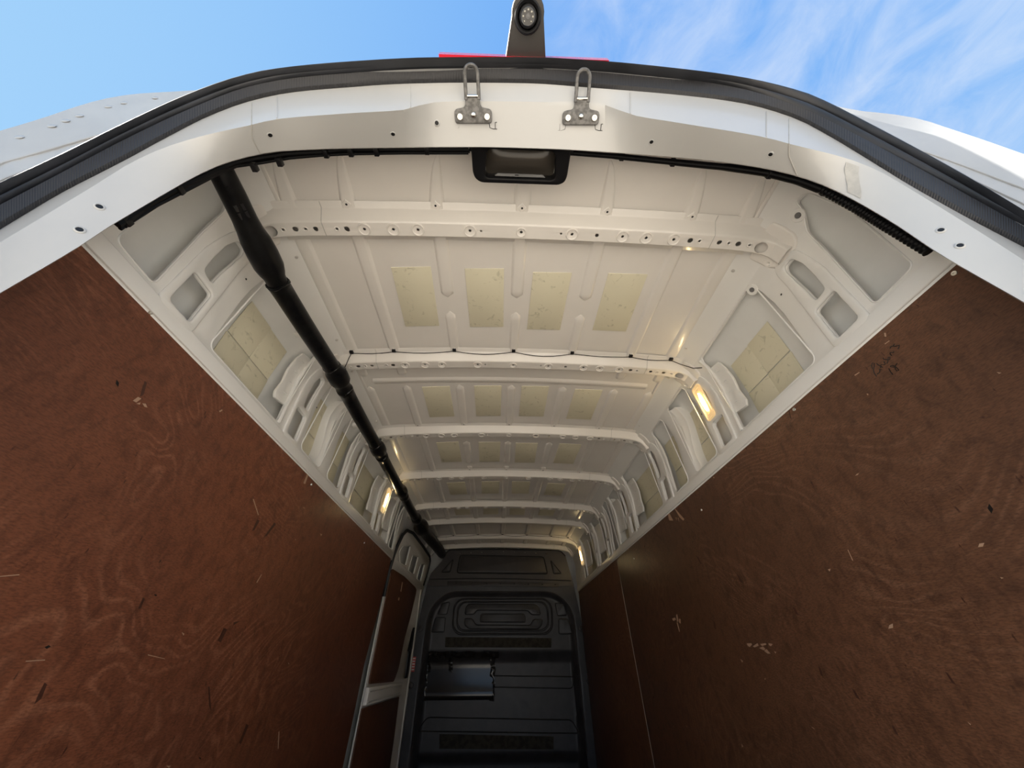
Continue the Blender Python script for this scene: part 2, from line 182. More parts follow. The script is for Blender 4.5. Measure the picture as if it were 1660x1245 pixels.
def box(name, x0, x1, y0, y1, z0, z1, mat, parent=None, bev=0.0):
    V, Fc = box_vf(x0, x1, y0, y1, z0, z1)
    me = bpy.data.meshes.new(name); me.from_pydata(V, [], Fc)
    bm = bmesh.new(); bm.from_mesh(me)
    if bev: bmesh.ops.bevel(bm, geom=bm.edges[:], offset=bev, segments=2, affect='EDGES', profile=0.5)
    bmesh.ops.recalc_face_normals(bm, faces=bm.faces)
    bm.to_mesh(me); bm.free()
    finish(me, mat, 35)
    return link(name, me, parent)

def lathe(prof, seg=20):
    """prof: (r, h) list -> local mesh around +Z"""
    rows = [[(r * math.cos(2 * math.pi * k / seg), r * math.sin(2 * math.pi * k / seg), h) for k in range(seg)] for r, h in prof]
    return loft(rows, True)

def rot_to(n):
    return Vector(n).normalized().to_track_quat('Z', 'Y').to_matrix().to_4x4()

def mesh_of(name, VF, mat, smooth=40):
    me = bpy.data.meshes.new(name); me.from_pydata([tuple(v) for v in VF[0]], [], VF[1])
    bm = bmesh.new(); bm.from_mesh(me)
    bmesh.ops.remove_doubles(bm, verts=bm.verts, dist=1e-6)
    bmesh.ops.recalc_face_normals(bm, faces=bm.faces); bm.to_mesh(me); bm.free()
    finish(me, mat, smooth); return me

def place(name, me, loc, n, parent=None):
    o = link(name, me, parent)
    o.matrix_world = Matrix.Translation(Vector(loc)) @ rot_to(n)
    if parent is not None:
        o.matrix_parent_inverse = Matrix.Translation(parent.location).inverted()
    return o

def rr(u0, u1, v0, v1, r, k=5):
    r = min(r, (u1 - u0) / 2 - 1e-4, (v1 - v0) / 2 - 1e-4); P = []
    for cx, cy, a in ((u1 - r, v1 - r, 0), (u0 + r, v1 - r, 90), (u0 + r, v0 + r, 180), (u1 - r, v0 + r, 270)):
        for i in range(k + 1):
            t = math.radians(a + 90 * i / k); P.append((cx + r * math.cos(t), cy + r * math.sin(t)))
    return P

def circ(u, v, r, k=12):
    return [(u + r * math.cos(2 * math.pi * i / k), v + r * math.sin(2 * math.pi * i / k)) for i in range(k)]

def rpoly(P, r, k=4):
    """round the corners of a polygon"""
    out = []; n = len(P)
    for i in range(n):
        a, b, c = Vector(P[i - 1]), Vector(P[i]), Vector(P[(i + 1) % n])
        d1, d2 = (a - b), (c - b); q = min(r, d1.length * .45, d2.length * .45)
        p1, p2 = b + d1.normalized() * q, b + d2.normalized() * q
        for j in range(k + 1):
            t = j / k; out.append(tuple((1 - t) ** 2 * p1 + 2 * t * (1 - t) * b + t * t * p2))
    return out

def plate(name, outer, holes, th, bev, mapf, mat, parent=None, cuts_v=(), cuts_u=(), smooth=45):
    """flat sheet (u, v) with holes, thickness 0..th in w, bevelled edges, then bent by mapf(u, v, w)"""
    cu = bpy.data.curves.new('tmp', 'CURVE'); cu.dimensions = '2D'; cu.fill_mode = 'BOTH'
    cu.extrude = max(th / 2 - bev, 1e-5); cu.bevel_depth = bev; cu.bevel_resolution = 1; cu.offset = -bev
    for poly in [outer] + list(holes):
        s = cu.splines.new('POLY'); s.points.add(len(poly) - 1); s.use_cyclic_u = True
        for p, q in zip(s.points, poly): p.co = (q[0], q[1], 0, 1)
    t = bpy.data.objects.new('tmp', cu)
    me = bpy.data.meshes.new_from_object(t)
    bpy.data.objects.remove(t); bpy.data.curves.remove(cu)
    bm = bmesh.new(); bm.from_mesh(me)
    bmesh.ops.remove_doubles(bm, verts=bm.verts, dist=1e-5)
    for c in cuts_v:
        bmesh.ops.bisect_plane(bm, geom=bm.verts[:] + bm.edges[:] + bm.faces[:], plane_co=(0, c, 0), plane_no=(0, 1, 0))
    for c in cuts_u:
        bmesh.ops.bisect_plane(bm, geom=bm.verts[:] + bm.edges[:] + bm.faces[:], plane_co=(c, 0, 0), plane_no=(1, 0, 0))
    for v in bm.verts:
        v.co = Vector(mapf(v.co.x, v.co.y, v.co.z + th / 2))
    bmesh.ops.recalc_face_normals(bm, faces=bm.faces)
    bm.to_mesh(me); bm.free(); me.name = name; me.materials.clear()
    finish(me, mat, smooth)
    return link(name, me, parent)

def interp(t, tab):
    if t <= tab[0][0]: return tab[0][1]
    for (a, b), (c, d) in zip(tab, tab[1:]):
        if t <= c: return b + (d - b) * (t - a) / (c - a)
    return tab[-1][1]

def sstep(a, b, x):
    t = min(max((x - a) / (b - a), 0.0), 1.0); return t * t * (3 - 2 * t)

# ---------------------------------------------------------------- materials
MAT = {}
def base(name, col, rough=0.5, metal=0.0, coat=0.0, spec=0.5):
    m = bpy.data.materials.new(name); m.use_nodes = True
    b = m.node_tree.nodes['Principled BSDF']
    b.inputs['Base Color'].default_value = (*col, 1); b.inputs['Roughness'].default_value = rough
    b.inputs['Metallic'].default_value = metal; b.inputs['Coat Weight'].default_value = coat
    b.inputs['Coat Roughness'].default_value = 0.08; b.inputs['Specular IOR Level'].default_value = spec
    MAT[name] = m
    return m, m.node_tree.nodes, m.node_tree.links, b

def noise_mix(name, c1, c2, scale, lo=.4, hi=.6, rough=.5, detail=6, bump=0.0, bscale=None, dist=0.0, stretch=(1, 1, 1), metal=0, coat=0, spec=.5, rvar=0.0):
    m, N, L, b = base(name, c1, rough, metal, coat, spec)
    tc = N.new('ShaderNodeTexCoord'); mp = N.new('ShaderNodeMapping'); mp.inputs['Scale'].default_value = stretch
    L.new(tc.outputs['Object'], mp.inputs[0])
    n = N.new('ShaderNodeTexNoise'); n.inputs['Scale'].default_value = scale; n.inputs['Detail'].default_value = detail
    n.inputs['Distortion'].default_value = dist
    L.new(mp.outputs[0], n.inputs[0])
    r = N.new('ShaderNodeMapRange'); r.inputs[1].default_value = lo; r.inputs[2].default_value = hi
    L.new(n.outputs[0], r.inputs[0])
    mx = N.new('ShaderNodeMix'); mx.data_type = 'RGBA'; mx.inputs[6].default_value = (*c1, 1); mx.inputs[7].default_value = (*c2, 1)
    L.new(r.outputs[0], mx.inputs[0]); L.new(mx.outputs[2], b.inputs['Base Color'])
    if rvar:
        rm = N.new('ShaderNodeMapRange'); rm.inputs[3].default_value = rough - rvar; rm.inputs[4].default_value = rough + rvar
        L.new(n.outputs[0], rm.inputs[0]); L.new(rm.outputs[0], b.inputs['Roughness'])
    if bump:
        n2 = N.new('ShaderNodeTexNoise'); n2.inputs['Scale'].default_value = bscale or scale * 3; n2.inputs['Detail'].default_value = 4
        L.new(mp.outputs[0], n2.inputs[0])
        bp = N.new('ShaderNodeBump'); bp.inputs['Strength'].default_value = bump; bp.inputs['Distance'].default_value = 0.002
        L.new(n2.outputs[0], bp.inputs['Height']); L.new(bp.outputs[0], b.inputs['Normal'])
    return m

noise_mix('white_paint', (.87, .86, .83), (.84, .83, .80), 3.0, rough=.30, coat=.4, rvar=.04)
noise_mix('frame_white_dimmed', (.53, .53, .52), (.505, .505, .495), 3.0, rough=.30, coat=.25, rvar=.04)  # same white as inside; dimmer light on the frame is put into the colour
noise_mix('roof_paint', (.85, .815, .765), (.82, .785, .735), 4.0, rough=.30, coat=.4, rvar=.05)
noise_mix('skin_paint', (.83, .83, .805), (.79, .79, .765), 6.0, rough=.5, rvar=.05)
noise_mix('body_white_dimmed', (.46, .46, .455), (.43, .43, .425), 8.0, rough=.25, coat=.5, rvar=.03)  # white outer bodywork, its colour darkened to stand for dimmer light
noise_mix('sealer', (.47, .46, .43), (.42, .41, .385), 60.0, rough=.6, bump=.3)
base('black_plastic', (.008, .008, .009), .32, spec=.25)
base('gloss_black', (.016, .015, .014), .16)
base('smoked', (.055, .048, .040), .22)
noise_mix('black_tube', (.005, .005, .006), (.009, .009, .009), 30, rough=.30, rvar=.08, spec=.14)
noise_mix('rubber', (.017, .018, .021), (.026, .027, .032), 12, rough=.5, rvar=.1)
base('wire', (.005, .005, .006), .4, spec=.15)
noise_mix('steel', (.17, .165, .16), (.10, .097, .093), 120, rough=.45, metal=.5, rvar=.1)
base('bright_steel', (.75, .73, .68), .22, 1.0)
base('zinc', (.74, .72, .68), .3, .35)
noise_mix('bulkhead_paint', (.030, .031, .036), (.042, .042, .048), 9, rough=.42, rvar=.08, bump=.15, bscale=220)
noise_mix('bulkhead_upper', (.036, .032, .033), (.045, .040, .040), 9, rough=.45, rvar=.06, bump=.15, bscale=220)
base('groove', (.006, .006, .007), .5)
noise_mix('carpet', (.030, .027, .022), (.050, .045, .035), 26, rough=.95, bump=.5, bscale=160)
noise_mix('tape', (.008, .008, .009), (.02, .02, .02), 14, rough=.14, rvar=.06, bump=.7, bscale=26, dist=1.5)
base('ink', (.007, .004, .003), .6)
base('stain', (.065, .022, .012), .55)
base('raw_wood', (.46, .29, .19), .7)
base('cut_edge', (.60, .52, .44), .7)
base('red_lens', (.55, .015, .03), .15, 0, .5)
base('grey_trim', (.16, .16, .16), .4)
base('sticker_white', (.7, .68, .66), .5)
base('sticker_red', (.5, .06, .05), .5)
base('lens_glass', (.02, .02, .022), .05, 0, .8)
base('led', (.5, .48, .42), .2)
noise_mix('floor_ply', (.42, .33, .24), (.34, .26, .19), 5, rough=.5)
noise_mix('concrete', (.515, .46, .39), (.44, .395, .335), .6, rough=.9, detail=9)
base('black_metal', (.05, .046, .042), .45, .2)

# pads: cream bitumen/butyl pads with darker blotches
m, N, L, b = base('pad', (.50, .45, .31), .62)
tc = N.new('ShaderNodeTexCoord')
n1 = N.new('ShaderNodeTexNoise'); n1.inputs['Scale'].default_value = 34; n1.inputs['Detail'].default_value = 5; n1.inputs['Distortion'].default_value = 1.2
n2 = N.new('ShaderNodeTexNoise'); n2.inputs['Scale'].default_value = 5; n2.inputs['Detail'].default_value = 3
L.new(tc.outputs['Object'], n1.inputs[0]); L.new(tc.outputs['Object'], n2.inputs[0])
r1 = N.new('ShaderNodeMapRange'); r1.inputs[1].default_value = .60; r1.inputs[2].default_value = .72; L.new(n1.outputs[0], r1.inputs[0])
r1.inputs[4].default_value = .75
mx1 = N.new('ShaderNodeMix'); mx1.data_type = 'RGBA'; mx1.inputs[6].default_value = (.80, .755, .58, 1); mx1.inputs[7].default_value = (.72, .675, .51, 1)
L.new(n2.outputs[0], mx1.inputs[0])
mx2 = N.new('ShaderNodeMix'); mx2.data_type = 'RGBA'; mx2.inputs[7].default_value = (.52, .49, .35, 1)
L.new(r1.outputs[0], mx2.inputs[0]); L.new(mx1.outputs[2], mx2.inputs[6]); L.new(mx2.outputs[2], b.inputs['Base Color'])

# film-faced red-brown plywood: swirling growth contours, fine grain and dark flecks
def plywood(name, c_lo, c_hi, c_line, c_dark, seed):
    m, N, L, b = base(name, c_lo, .45, 0, 0, .30)
    tc = N.new('ShaderNodeTexCoord')
    def mapping(scale, rot=(0, 0, 0), loc=(0, 0, 0)):
        mp = N.new('ShaderNodeMapping'); mp.inputs['Scale'].default_value = scale; mp.inputs['Rotation'].default_value = rot; mp.inputs['Location'].default_value = loc
        L.new(tc.outputs['Object'], mp.inputs[0]); return mp.outputs[0]
    def noise(vec, scale, detail, dist=0.0, rough=.5):
        n = N.new('ShaderNodeTexNoise'); n.inputs['Scale'].default_value = scale; n.inputs['Detail'].default_value = detail
        n.inputs['Distortion'].default_value = dist; n.inputs['Roughness'].default_value = rough; L.new(vec, n.inputs[0]); return n.outputs[0]
    def rng(src, a, c, d=0.0, e=1.0):
        r = N.new('ShaderNodeMapRange'); r.inputs[1].default_value = a; r.inputs[2].default_value = c; r.inputs[3].default_value = d; r.inputs[4].default_value = e
        L.new(src, r.inputs[0]); return r.outputs[0]
    def mix(fac, a, col):
        x = N.new('ShaderNodeMix'); x.data_type = 'RGBA'; L.new(fac, x.inputs[0])
        if isinstance(a, tuple): x.inputs[6].default_value = (*a, 1)
        else: L.new(a, x.inputs[6])
        x.inputs[7].default_value = (*col, 1); return x.outputs[2]
    def math_(op, a, c):
        x = N.new('ShaderNodeMath'); x.operation = op
        for k, v in enumerate((a, c)):
            if v is None: continue
            if isinstance(v, (int, float)): x.inputs[k].default_value = v
            else: L.new(v, x.inputs[k])
        return x.outputs[0]
    big = noise(mapping((1, .6, 1.0), loc=(0, seed, seed * .7)), 1.5, 3.0, .9)
    lines = math_('SINE', math_('MULTIPLY', big, 300.0), None)
    patch = rng(noise(mapping((1, 1, 1), loc=(0, seed, 3)), 3.2, 4), .42, .62)
    contour = math_('MULTIPLY', rng(lines, .1, 1.0), math_('MULTIPLY', patch, .48))
    col = mix(rng(noise(mapping((1, 1, 1), loc=(0, seed, 0)), 1.6, 5), .33, .67), c_lo, c_hi)
    col = mix(contour, col, c_line)
    grain = noise(mapping((1, .8, 3.0), rot=(.55, 0, 0)), 130, 5, 0, .65)
    col = mix(rng(grain, .42, .72, 0, .75), col, c_dark)
    mott = noise(mapping((1, 1.5, 1), rot=(.4, 0, 0)), 22, 6, .4, .65)
    col = mix(rng(mott, .48, .72, 0, .70), col, c_dark)
    fleck = noise(mapping((1, 2.6, .9), rot=(.35, 0, 0), loc=(0, seed, 1)), 34, 3)
    col = mix(rng(fleck, .69, .76, 0, .75), col, (.035, .012, .008))
    L.new(col, b.inputs['Base Color'])
    bp = N.new('ShaderNodeBump'); bp.inputs['Strength'].default_value = .15; bp.inputs['Distance'].default_value = .001
    L.new(grain, bp.inputs['Height']); L.new(bp.outputs[0], b.inputs['Normal'])
plywood('plywood', (.175, .062, .033), (.250, .086, .041), (.38, .160, .088), (.075, .026, .015), 0.0)
plywood('plywood_dark', (.125, .057, .031), (.178, .080, .042), (.26, .13, .075), (.050, .023, .014), 4.3)
plywood('plywood_door', (.11, .046, .025), (.15, .06, .03), (.19, .08, .045), (.055, .022, .014), 7.7)

# ribbed rubber for the inner leg of the weather seal
m, N, L, b = base('ribbed_rubber', (.026, .026, .029), .55)
tc = N.new('ShaderNodeTexCoord'); wv = N.new('ShaderNodeTexWave'); wv.inputs['Scale'].default_value = 62; wv.bands_direction = 'X'
L.new(tc.outputs['UV'], wv.inputs[0])
bp_ = N.new('ShaderNodeBump'); bp_.inputs['Strength'].default_value = .35; bp_.inputs['Distance'].default_value = .002
L.new(wv.outputs[0], bp_.inputs['Height']); L.new(bp_.outputs[0], b.inputs['Normal'])

# lamp lens: warm filament light behind ribbed clear plastic
m, N, L, b = base('lamp_lens', (.45, .30, .14), .15, 0, .3)
b.inputs['Emission Color'].default_value = (1.0, .70, .34, 1); b.inputs['Emission Strength'].default_value = .55
m, N, L, b = base('lamp_glow', (1, .85, .6), .3)
b.inputs['Emission Color'].default_value = (1.0, .74, .36, 1); b.inputs['Emission Strength'].default_value = LAMP_GLOW

# ---------------------------------------------------------------- shared van profile
PROF = [(1.0, .885), (1.80, .885), (1.86, .878), (1.92, .86), (1.965, .835), (2.0, .80), (2.024, .765), (2.2, .6)]
ZC = [1.80, 1.83, 1.86, 1.89, 1.92, 1.945, 1.965, 1.985, 2.0, 2.012]
def wx(z): return interp(z, PROF)
def skin_z(x): return 2.055 - 0.0526 * x * x
Y0, Y1 = 0.36, 4.62            # rear lip, bulkhead

# ---------------------------------------------------------------- ground and load floor
g = obj('ground', [(-40, -40, -.66), (40, -40, -.66), (40, 40, -.66), (-40, 40, -.66)], [(0, 1, 2, 3)], 'concrete')
tag(g, 'pale concrete yard the van stands on', 'ground', kind='structure')
fl = box('floor', -.93, .93, .30, 4.80, -.03, 0.0, 'floor_ply'); tag(fl, 'brown plywood load floor of the van', 'floor', kind='structure')

# ---------------------------------------------------------------- ceiling: roof skin, beads, pads, bows
nx, ny = 41, 2
rows = []
for i in range(nx):
    x = -.768 + 1.536 * i / (nx - 1)
    rows.append([(x, .345, skin_z(x)), (x, 4.70, skin_z(x))])
V, Fc = loft(rows)
ceiling = obj('ceiling', V, Fc, 'roof_paint', None, 60)
tag(ceiling, 'off-white painted sheet metal roof inside the van', 'ceiling', kind='structure')

def bead(x0, y0, y1, w=.052, h=.0078, r0=True, r1=True, taper=None, parent=ceiling, name='bead'):
    n = max(8, int((y1 - y0) / .02)); rows = []
    prof = [(-1, 0), (-.86, .35), (-.70, .92), (-.5, 1), (0, 1), (.5, 1), (.70, .92), (.86, .35), (1, 0)]
    for i in range(n + 1):
        t = i / n; y = y0 + (y1 - y0) * t
        e = 1.0
        if r0 and (y - y0) < w / 2: q = 1 - (y - y0) / (w / 2); e = min(e, math.sqrt(max(0, 1 - q * q)))
        if r1 and (y1 - y) < w / 2: q = 1 - (y1 - y) / (w / 2); e = min(e, math.sqrt(max(0, 1 - q * q)))
        ww = w / 2 * max(e, .02); cx = x0
        if taper:
            k = min(1.0, .12 + .88 * t ** .6); ww = w / 2 * k; cx = x0 - taper * (1 - k) * w * .5; e = min(1, .25 + t * 1.6)
        rows.append([(cx + ww * u, y, skin_z(cx + ww * u) - h * e * hh + .0008 * (1 if hh == 0 else 0)) for u, hh in prof])
    V, Fc = loft(rows)
    return obj(name, V, Fc, 'roof_paint', parent, 50)

RX = [-.735, -.548, -.274, 0.0, .274, .548, .735]
for x in RX:
    s = -1 if x < 0 else 1
    bead(x + (.0 if abs(x) < .7 else -.01 * s), .395 if abs(x) > .1 else .36, .560, w=.056, taper=(s if x else 0), r1=False)
for x in (-.735, -.548, .548, .735): bead(x, .62, 1.205, r0=False, r1=False)
for x in (-.274, 0, .274):
    bead(x, .62, .905, r0=False); bead(x, .975, 1.205, r1=False, w=.044)
for x in (-.735, -.548, .548, .735): bead(x, 1.28, 1.39, r0=False, w=.046)
for x in RX: bead(x, 1.468, 1.862, r1=False, w=.046)
for x in (-.735, -.548, .548, .735): bead(x, 1.93, 2.50, r0=False, r1=False, w=.048)
for x in (-.274, 0, .274): bead(x, 2.07, 2.40, w=.046); bead(x, 2.44, 2.50, r1=False, w=.04)
for x in RX:
    bead(x, 2.58, 3.15, r0=False, r1=False, w=.05, h=.011)
    bead(x, 3.23, 3.61, r0=False, r1=False, w=.05, h=.012)
    bead(x, 3.69, 4.18, r0=False, r1=False, w=.05, h=.012)
    bead(x, 4.27, 4.56, r0=False, r1=False, w=.05, h=.010)
# long cross crease in the third bay
rows = []
for i in range(37):
    x = -.70 + 1.4 * i / 36
    rows.append([(x, 1.405 + dy, skin_z(x) - dh) for dy, dh in ((0, -.001), (.012, .0075), (.022, .0085), (.030, .0065), (.046, .001), (.050, -.001))])
V, Fc = loft(rows); obj('cross_crease', V, Fc, 'roof_paint', ceiling, 60)

PX = [(-.469, -.325), (-.197, -.052), (.055, .200), (.339, .485)]
for ya, yb in ((.775, 1.06), (1.480, 1.765), (2.085, 2.370), (2.73, 2.98), (3.28, 3.52)):
    for k, (xa, xb) in enumerate(PX):
        j = .006 * math.sin(k * 2.1 + ya * 5); sk = .003 * math.cos(k * 3.3 + ya)
        plate('damping_pad', [(xa + sk, ya + j), (xb + sk, ya + j - .004), (xb - sk, yb + j), (xa - sk, yb + j + .003)], [], .003, .0006,
              lambda u, v, w: (u, v, skin_z(u) - w), 'pad', ceiling, cuts_u=[(xa + xb) / 2])

# --- roof bows
BOW_Y = [.575, 1.232, 1.884, 2.521, 3.171, 3.629, 4.204, 4.575]
def bow_path():
    P = []
    for i in range(45):
        x = -.66 + 1.32 * i / 44; P.append((x, 2.008 - .0526 * x * x))
    end = [(.70, 1.982), (.74, 1.9765), (.775, 1.969), (.797, 1.960), (.812, 1.947), (.822, 1.930), (.829, 1.910)]
    return [(-x, z) for x, z in reversed(end)] + P + end
BP = bow_path()
BS = [0.0]
for a, b_ in zip(BP, BP[1:]): BS.append(BS[-1] + math.dist(a, b_))
BS = [s - BS[-1] / 2 for s in BS]
def bow_pt(s, w=0.0):
    """s = arc length from centre, w = height below/above the bottom face (positive = up, out)"""
    s = min(max(s, BS[0]), BS[-1]); i = 0
    while i < len(BS) - 2 and BS[i + 1] < s: i += 1
    t = (s - BS[i]) / (BS[i + 1] - BS[i]); a, c = Vector(BP[i]), Vector(BP[i + 1])
    p = a + (c - a) * t
    def nrm(k):
        k0, k1 = max(k - 1, 0), min(k + 1, len(BP) - 1); d = Vector(BP[k1]) - Vector(BP[k0]); return Vector((-d.y, d.x)).normalized()
    n = (nrm(i) * (1 - t) + nrm(i + 1) * t).normalized()
    return p + n * w
def s_of_x(x):
    for i in range(len(BP) - 1):
        if BP[i][0] <= x <= BP[i + 1][0]:
            return BS[i] + (BS[i + 1] - BS[i]) * (x - BP[i][0]) / (BP[i + 1][0] - BP[i][0])
    return BS[-1] if x > 0 else BS[0]
HOLES = []                                   # x, hole radius, ring radius
for s in (-1, 1):
    HOLES += [(s * .167, .0048, .0195), (s * .334, .0048, .0195), (s * .412, .0048, .0195), (s * .503, .0048, .0195), (s * .131, .0036, 0),
              (s * .557, .0085, 0), (s * .588, .004, .0085), (s * .653, .0075, 0), (s * .684, .004, .0085), (s * .714, .0085, 0), (s * .750, .004, .0085)]
HOLES += [(0, .0048, .0155), (.249, .006, 0), (.785, .0185, 0), (-.785, .0185, 0)]
ring_big = mesh_of('embossed_ring', lathe([(.0060, 0), (.0085, .0004), (.0150, .0010), (.0175, .0038), (.0195, .0036), (.0208, 0)], 24), 'roof_paint')
ring_mid = mesh_of('embossed_ring', lathe([(.0055, 0), (.0075, .0005), (.0115, .0010), (.0140, .0034), (.0155, .0032), (.0168, 0)], 22), 'roof_paint')
ring_small = mesh_of('embossed_ring', lathe([(.0042, 0), (.0060, .0018), (.0075, .0016), (.0088, 0)], 16), 'roof_paint')
tab_mesh = mesh_of('tab', lathe([(.0001, .0030), (.0130, .0030), (.0165, .0015), (.0175, 0)], 4), 'roof_paint', 30)
dot_mesh = mesh_of('tab_hole', lathe([(.0001, .0004), (.0034, .0004), (.0036, 0)], 10), 'groove', 30)
clip_mesh_b = None
SEC = [(-.044, .0425), (-.042, .0405), (-.024, .0405), (-.020, .037), (-.001, .0055), (.002, .0012), (.0050, 0)]
SEC2 = [(.0470, 0), (.050, .0012), (.0525, .0055), (.062, .037), (.066, .0405), (.082, .0405), (.084, .0425)]
for bi, by in enumerate(BOW_Y):
    ss = BS
    def strip(sec):
        rows = []
        for s in ss:
            row = []
            for dy, w in sec:
                # the flange follows the skin: fade at ends so it hugs the side rail
                p = bow_pt(s, w); row.append((p.x, by + dy, p.y))
            rows.append(row)
        return loft(rows)
    V1, F1 = strip(SEC); V2, F2 = strip(SEC2)
    k = len(V1)
    bow = obj('roof_bow', V1 + V2, F1 + [tuple(i + k for i in f) for f in F2], 'roof_paint', ceiling, 50)
    hl = [circ(s_of_x(x), .026 + (.002 if r > .01 else 0), r, 14) for x, r, q in HOLES] if bi < 5 else []
    s0 = BS[0]
    def bm_(u, v, w, by=by):
        p = bow_pt(u, .0022 - w); return (p.x, by + v, p.y)
    plate('bow_face', [(s0, .0046), (-s0, .0046), (-s0, .0474), (s0, .0474)], hl, .0022, .0003, bm_, 'roof_paint', bow,
          cuts_u=[BS[i] for i in range(0, len(BS), 2)] + [BS[i] for i in list(range(1, 8)) + list(range(len(BS) - 8, len(BS) - 1))], smooth=50)
    if bi < 5:
        for x, r, q in HOLES:
            if q:
                s = s_of_x(x); p = bow_pt(s, 0); d = bow_pt(s, -1) - p
                place('embossed_ring', ring_big if q > .017 else (ring_mid if q > .012 else ring_small), (p.x, by + .026, p.y), (d.x, 0, d.y), bow)
    for x in (-.548, -.274, 0, .274, .548):
        s = s_of_x(x); p = bow_pt(s, .0405)
        o = place('tab', tab_mesh, (p.x, by - .034, p.y), (0, 0, -1), bow)
        place('tab_hole', dot_mesh, (p.x, by - .034, p.y - .003), (0, 0, -1), bow)
    # lap joints near both ends
    for sx in (-1, 1):
        for xx in (.628,):
            s = s_of_x(sx * xx)
            pts = [(bow_pt(s, w - .0004).x, by + dy, bow_pt(s, w - .0004).y) for dy, w in SEC[1:] + SEC2[:2]]
            V, Fc = sweep(pts, .0009, 5); obj('lap_seam', V, Fc, 'sealer', bow)
    # stamped foot where the bow meets the side pillar
    for sx in (-1, 1):
        plate('bow_foot', rpoly([(by - .046, 1.996), (by + .086, 1.996), (by + .088, 1.945), (by + .070, 1.915), (by + .030, 1.905), (by - .012, 1.909), (by - .040, 1.930)], .014), [circ(by + .074, 1.944, .004, 10)],
              .020, .006, lambda u, v, w, sx=sx: (sx * (wx(v) - w), u, v), 'roof_paint', bow, cuts_v=ZC, smooth=50)

# roof side seams with their fold
for sx in (-1, 1):
    V, Fc = sweep([(sx * .7655, y, 2.0215) for y in (.345, .9, 1.6, 2.4, 3.4, 4.6)], .0022, 6)
    obj('roof_seam', V, Fc, 'sealer', ceiling)
    V, Fc = sweep([(sx * .752, y, 2.0225) for y in (.345, .9, 1.6, 2.4, 3.4, 4.6)], .007, 8, flat=(1, .7))
    obj('seam_fold', V, Fc, 'roof_paint', ceiling)
bolt_mesh = mesh_of('bolt', lathe([(.0001, .008), (.0045, .008), (.0062, .006), (.0062, .0035), (.0115, .003), (.0125, 0)], 12), 'zinc')
for sx in (-1, 1):
    for y in (.72, 1.12, 1.33, 1.78, 2.02, 2.43, 2.66, 3.06):
        place('bolt', bolt_mesh, (sx * .775, y, 2.0145), (-sx * .5, 0, -1), ceiling)

# ---------------------------------------------------------------- side walls above the plywood
def wmap(side, off=0.0):
    return lambda u, v, w: (side * (wx(v) - w + off), u, v)

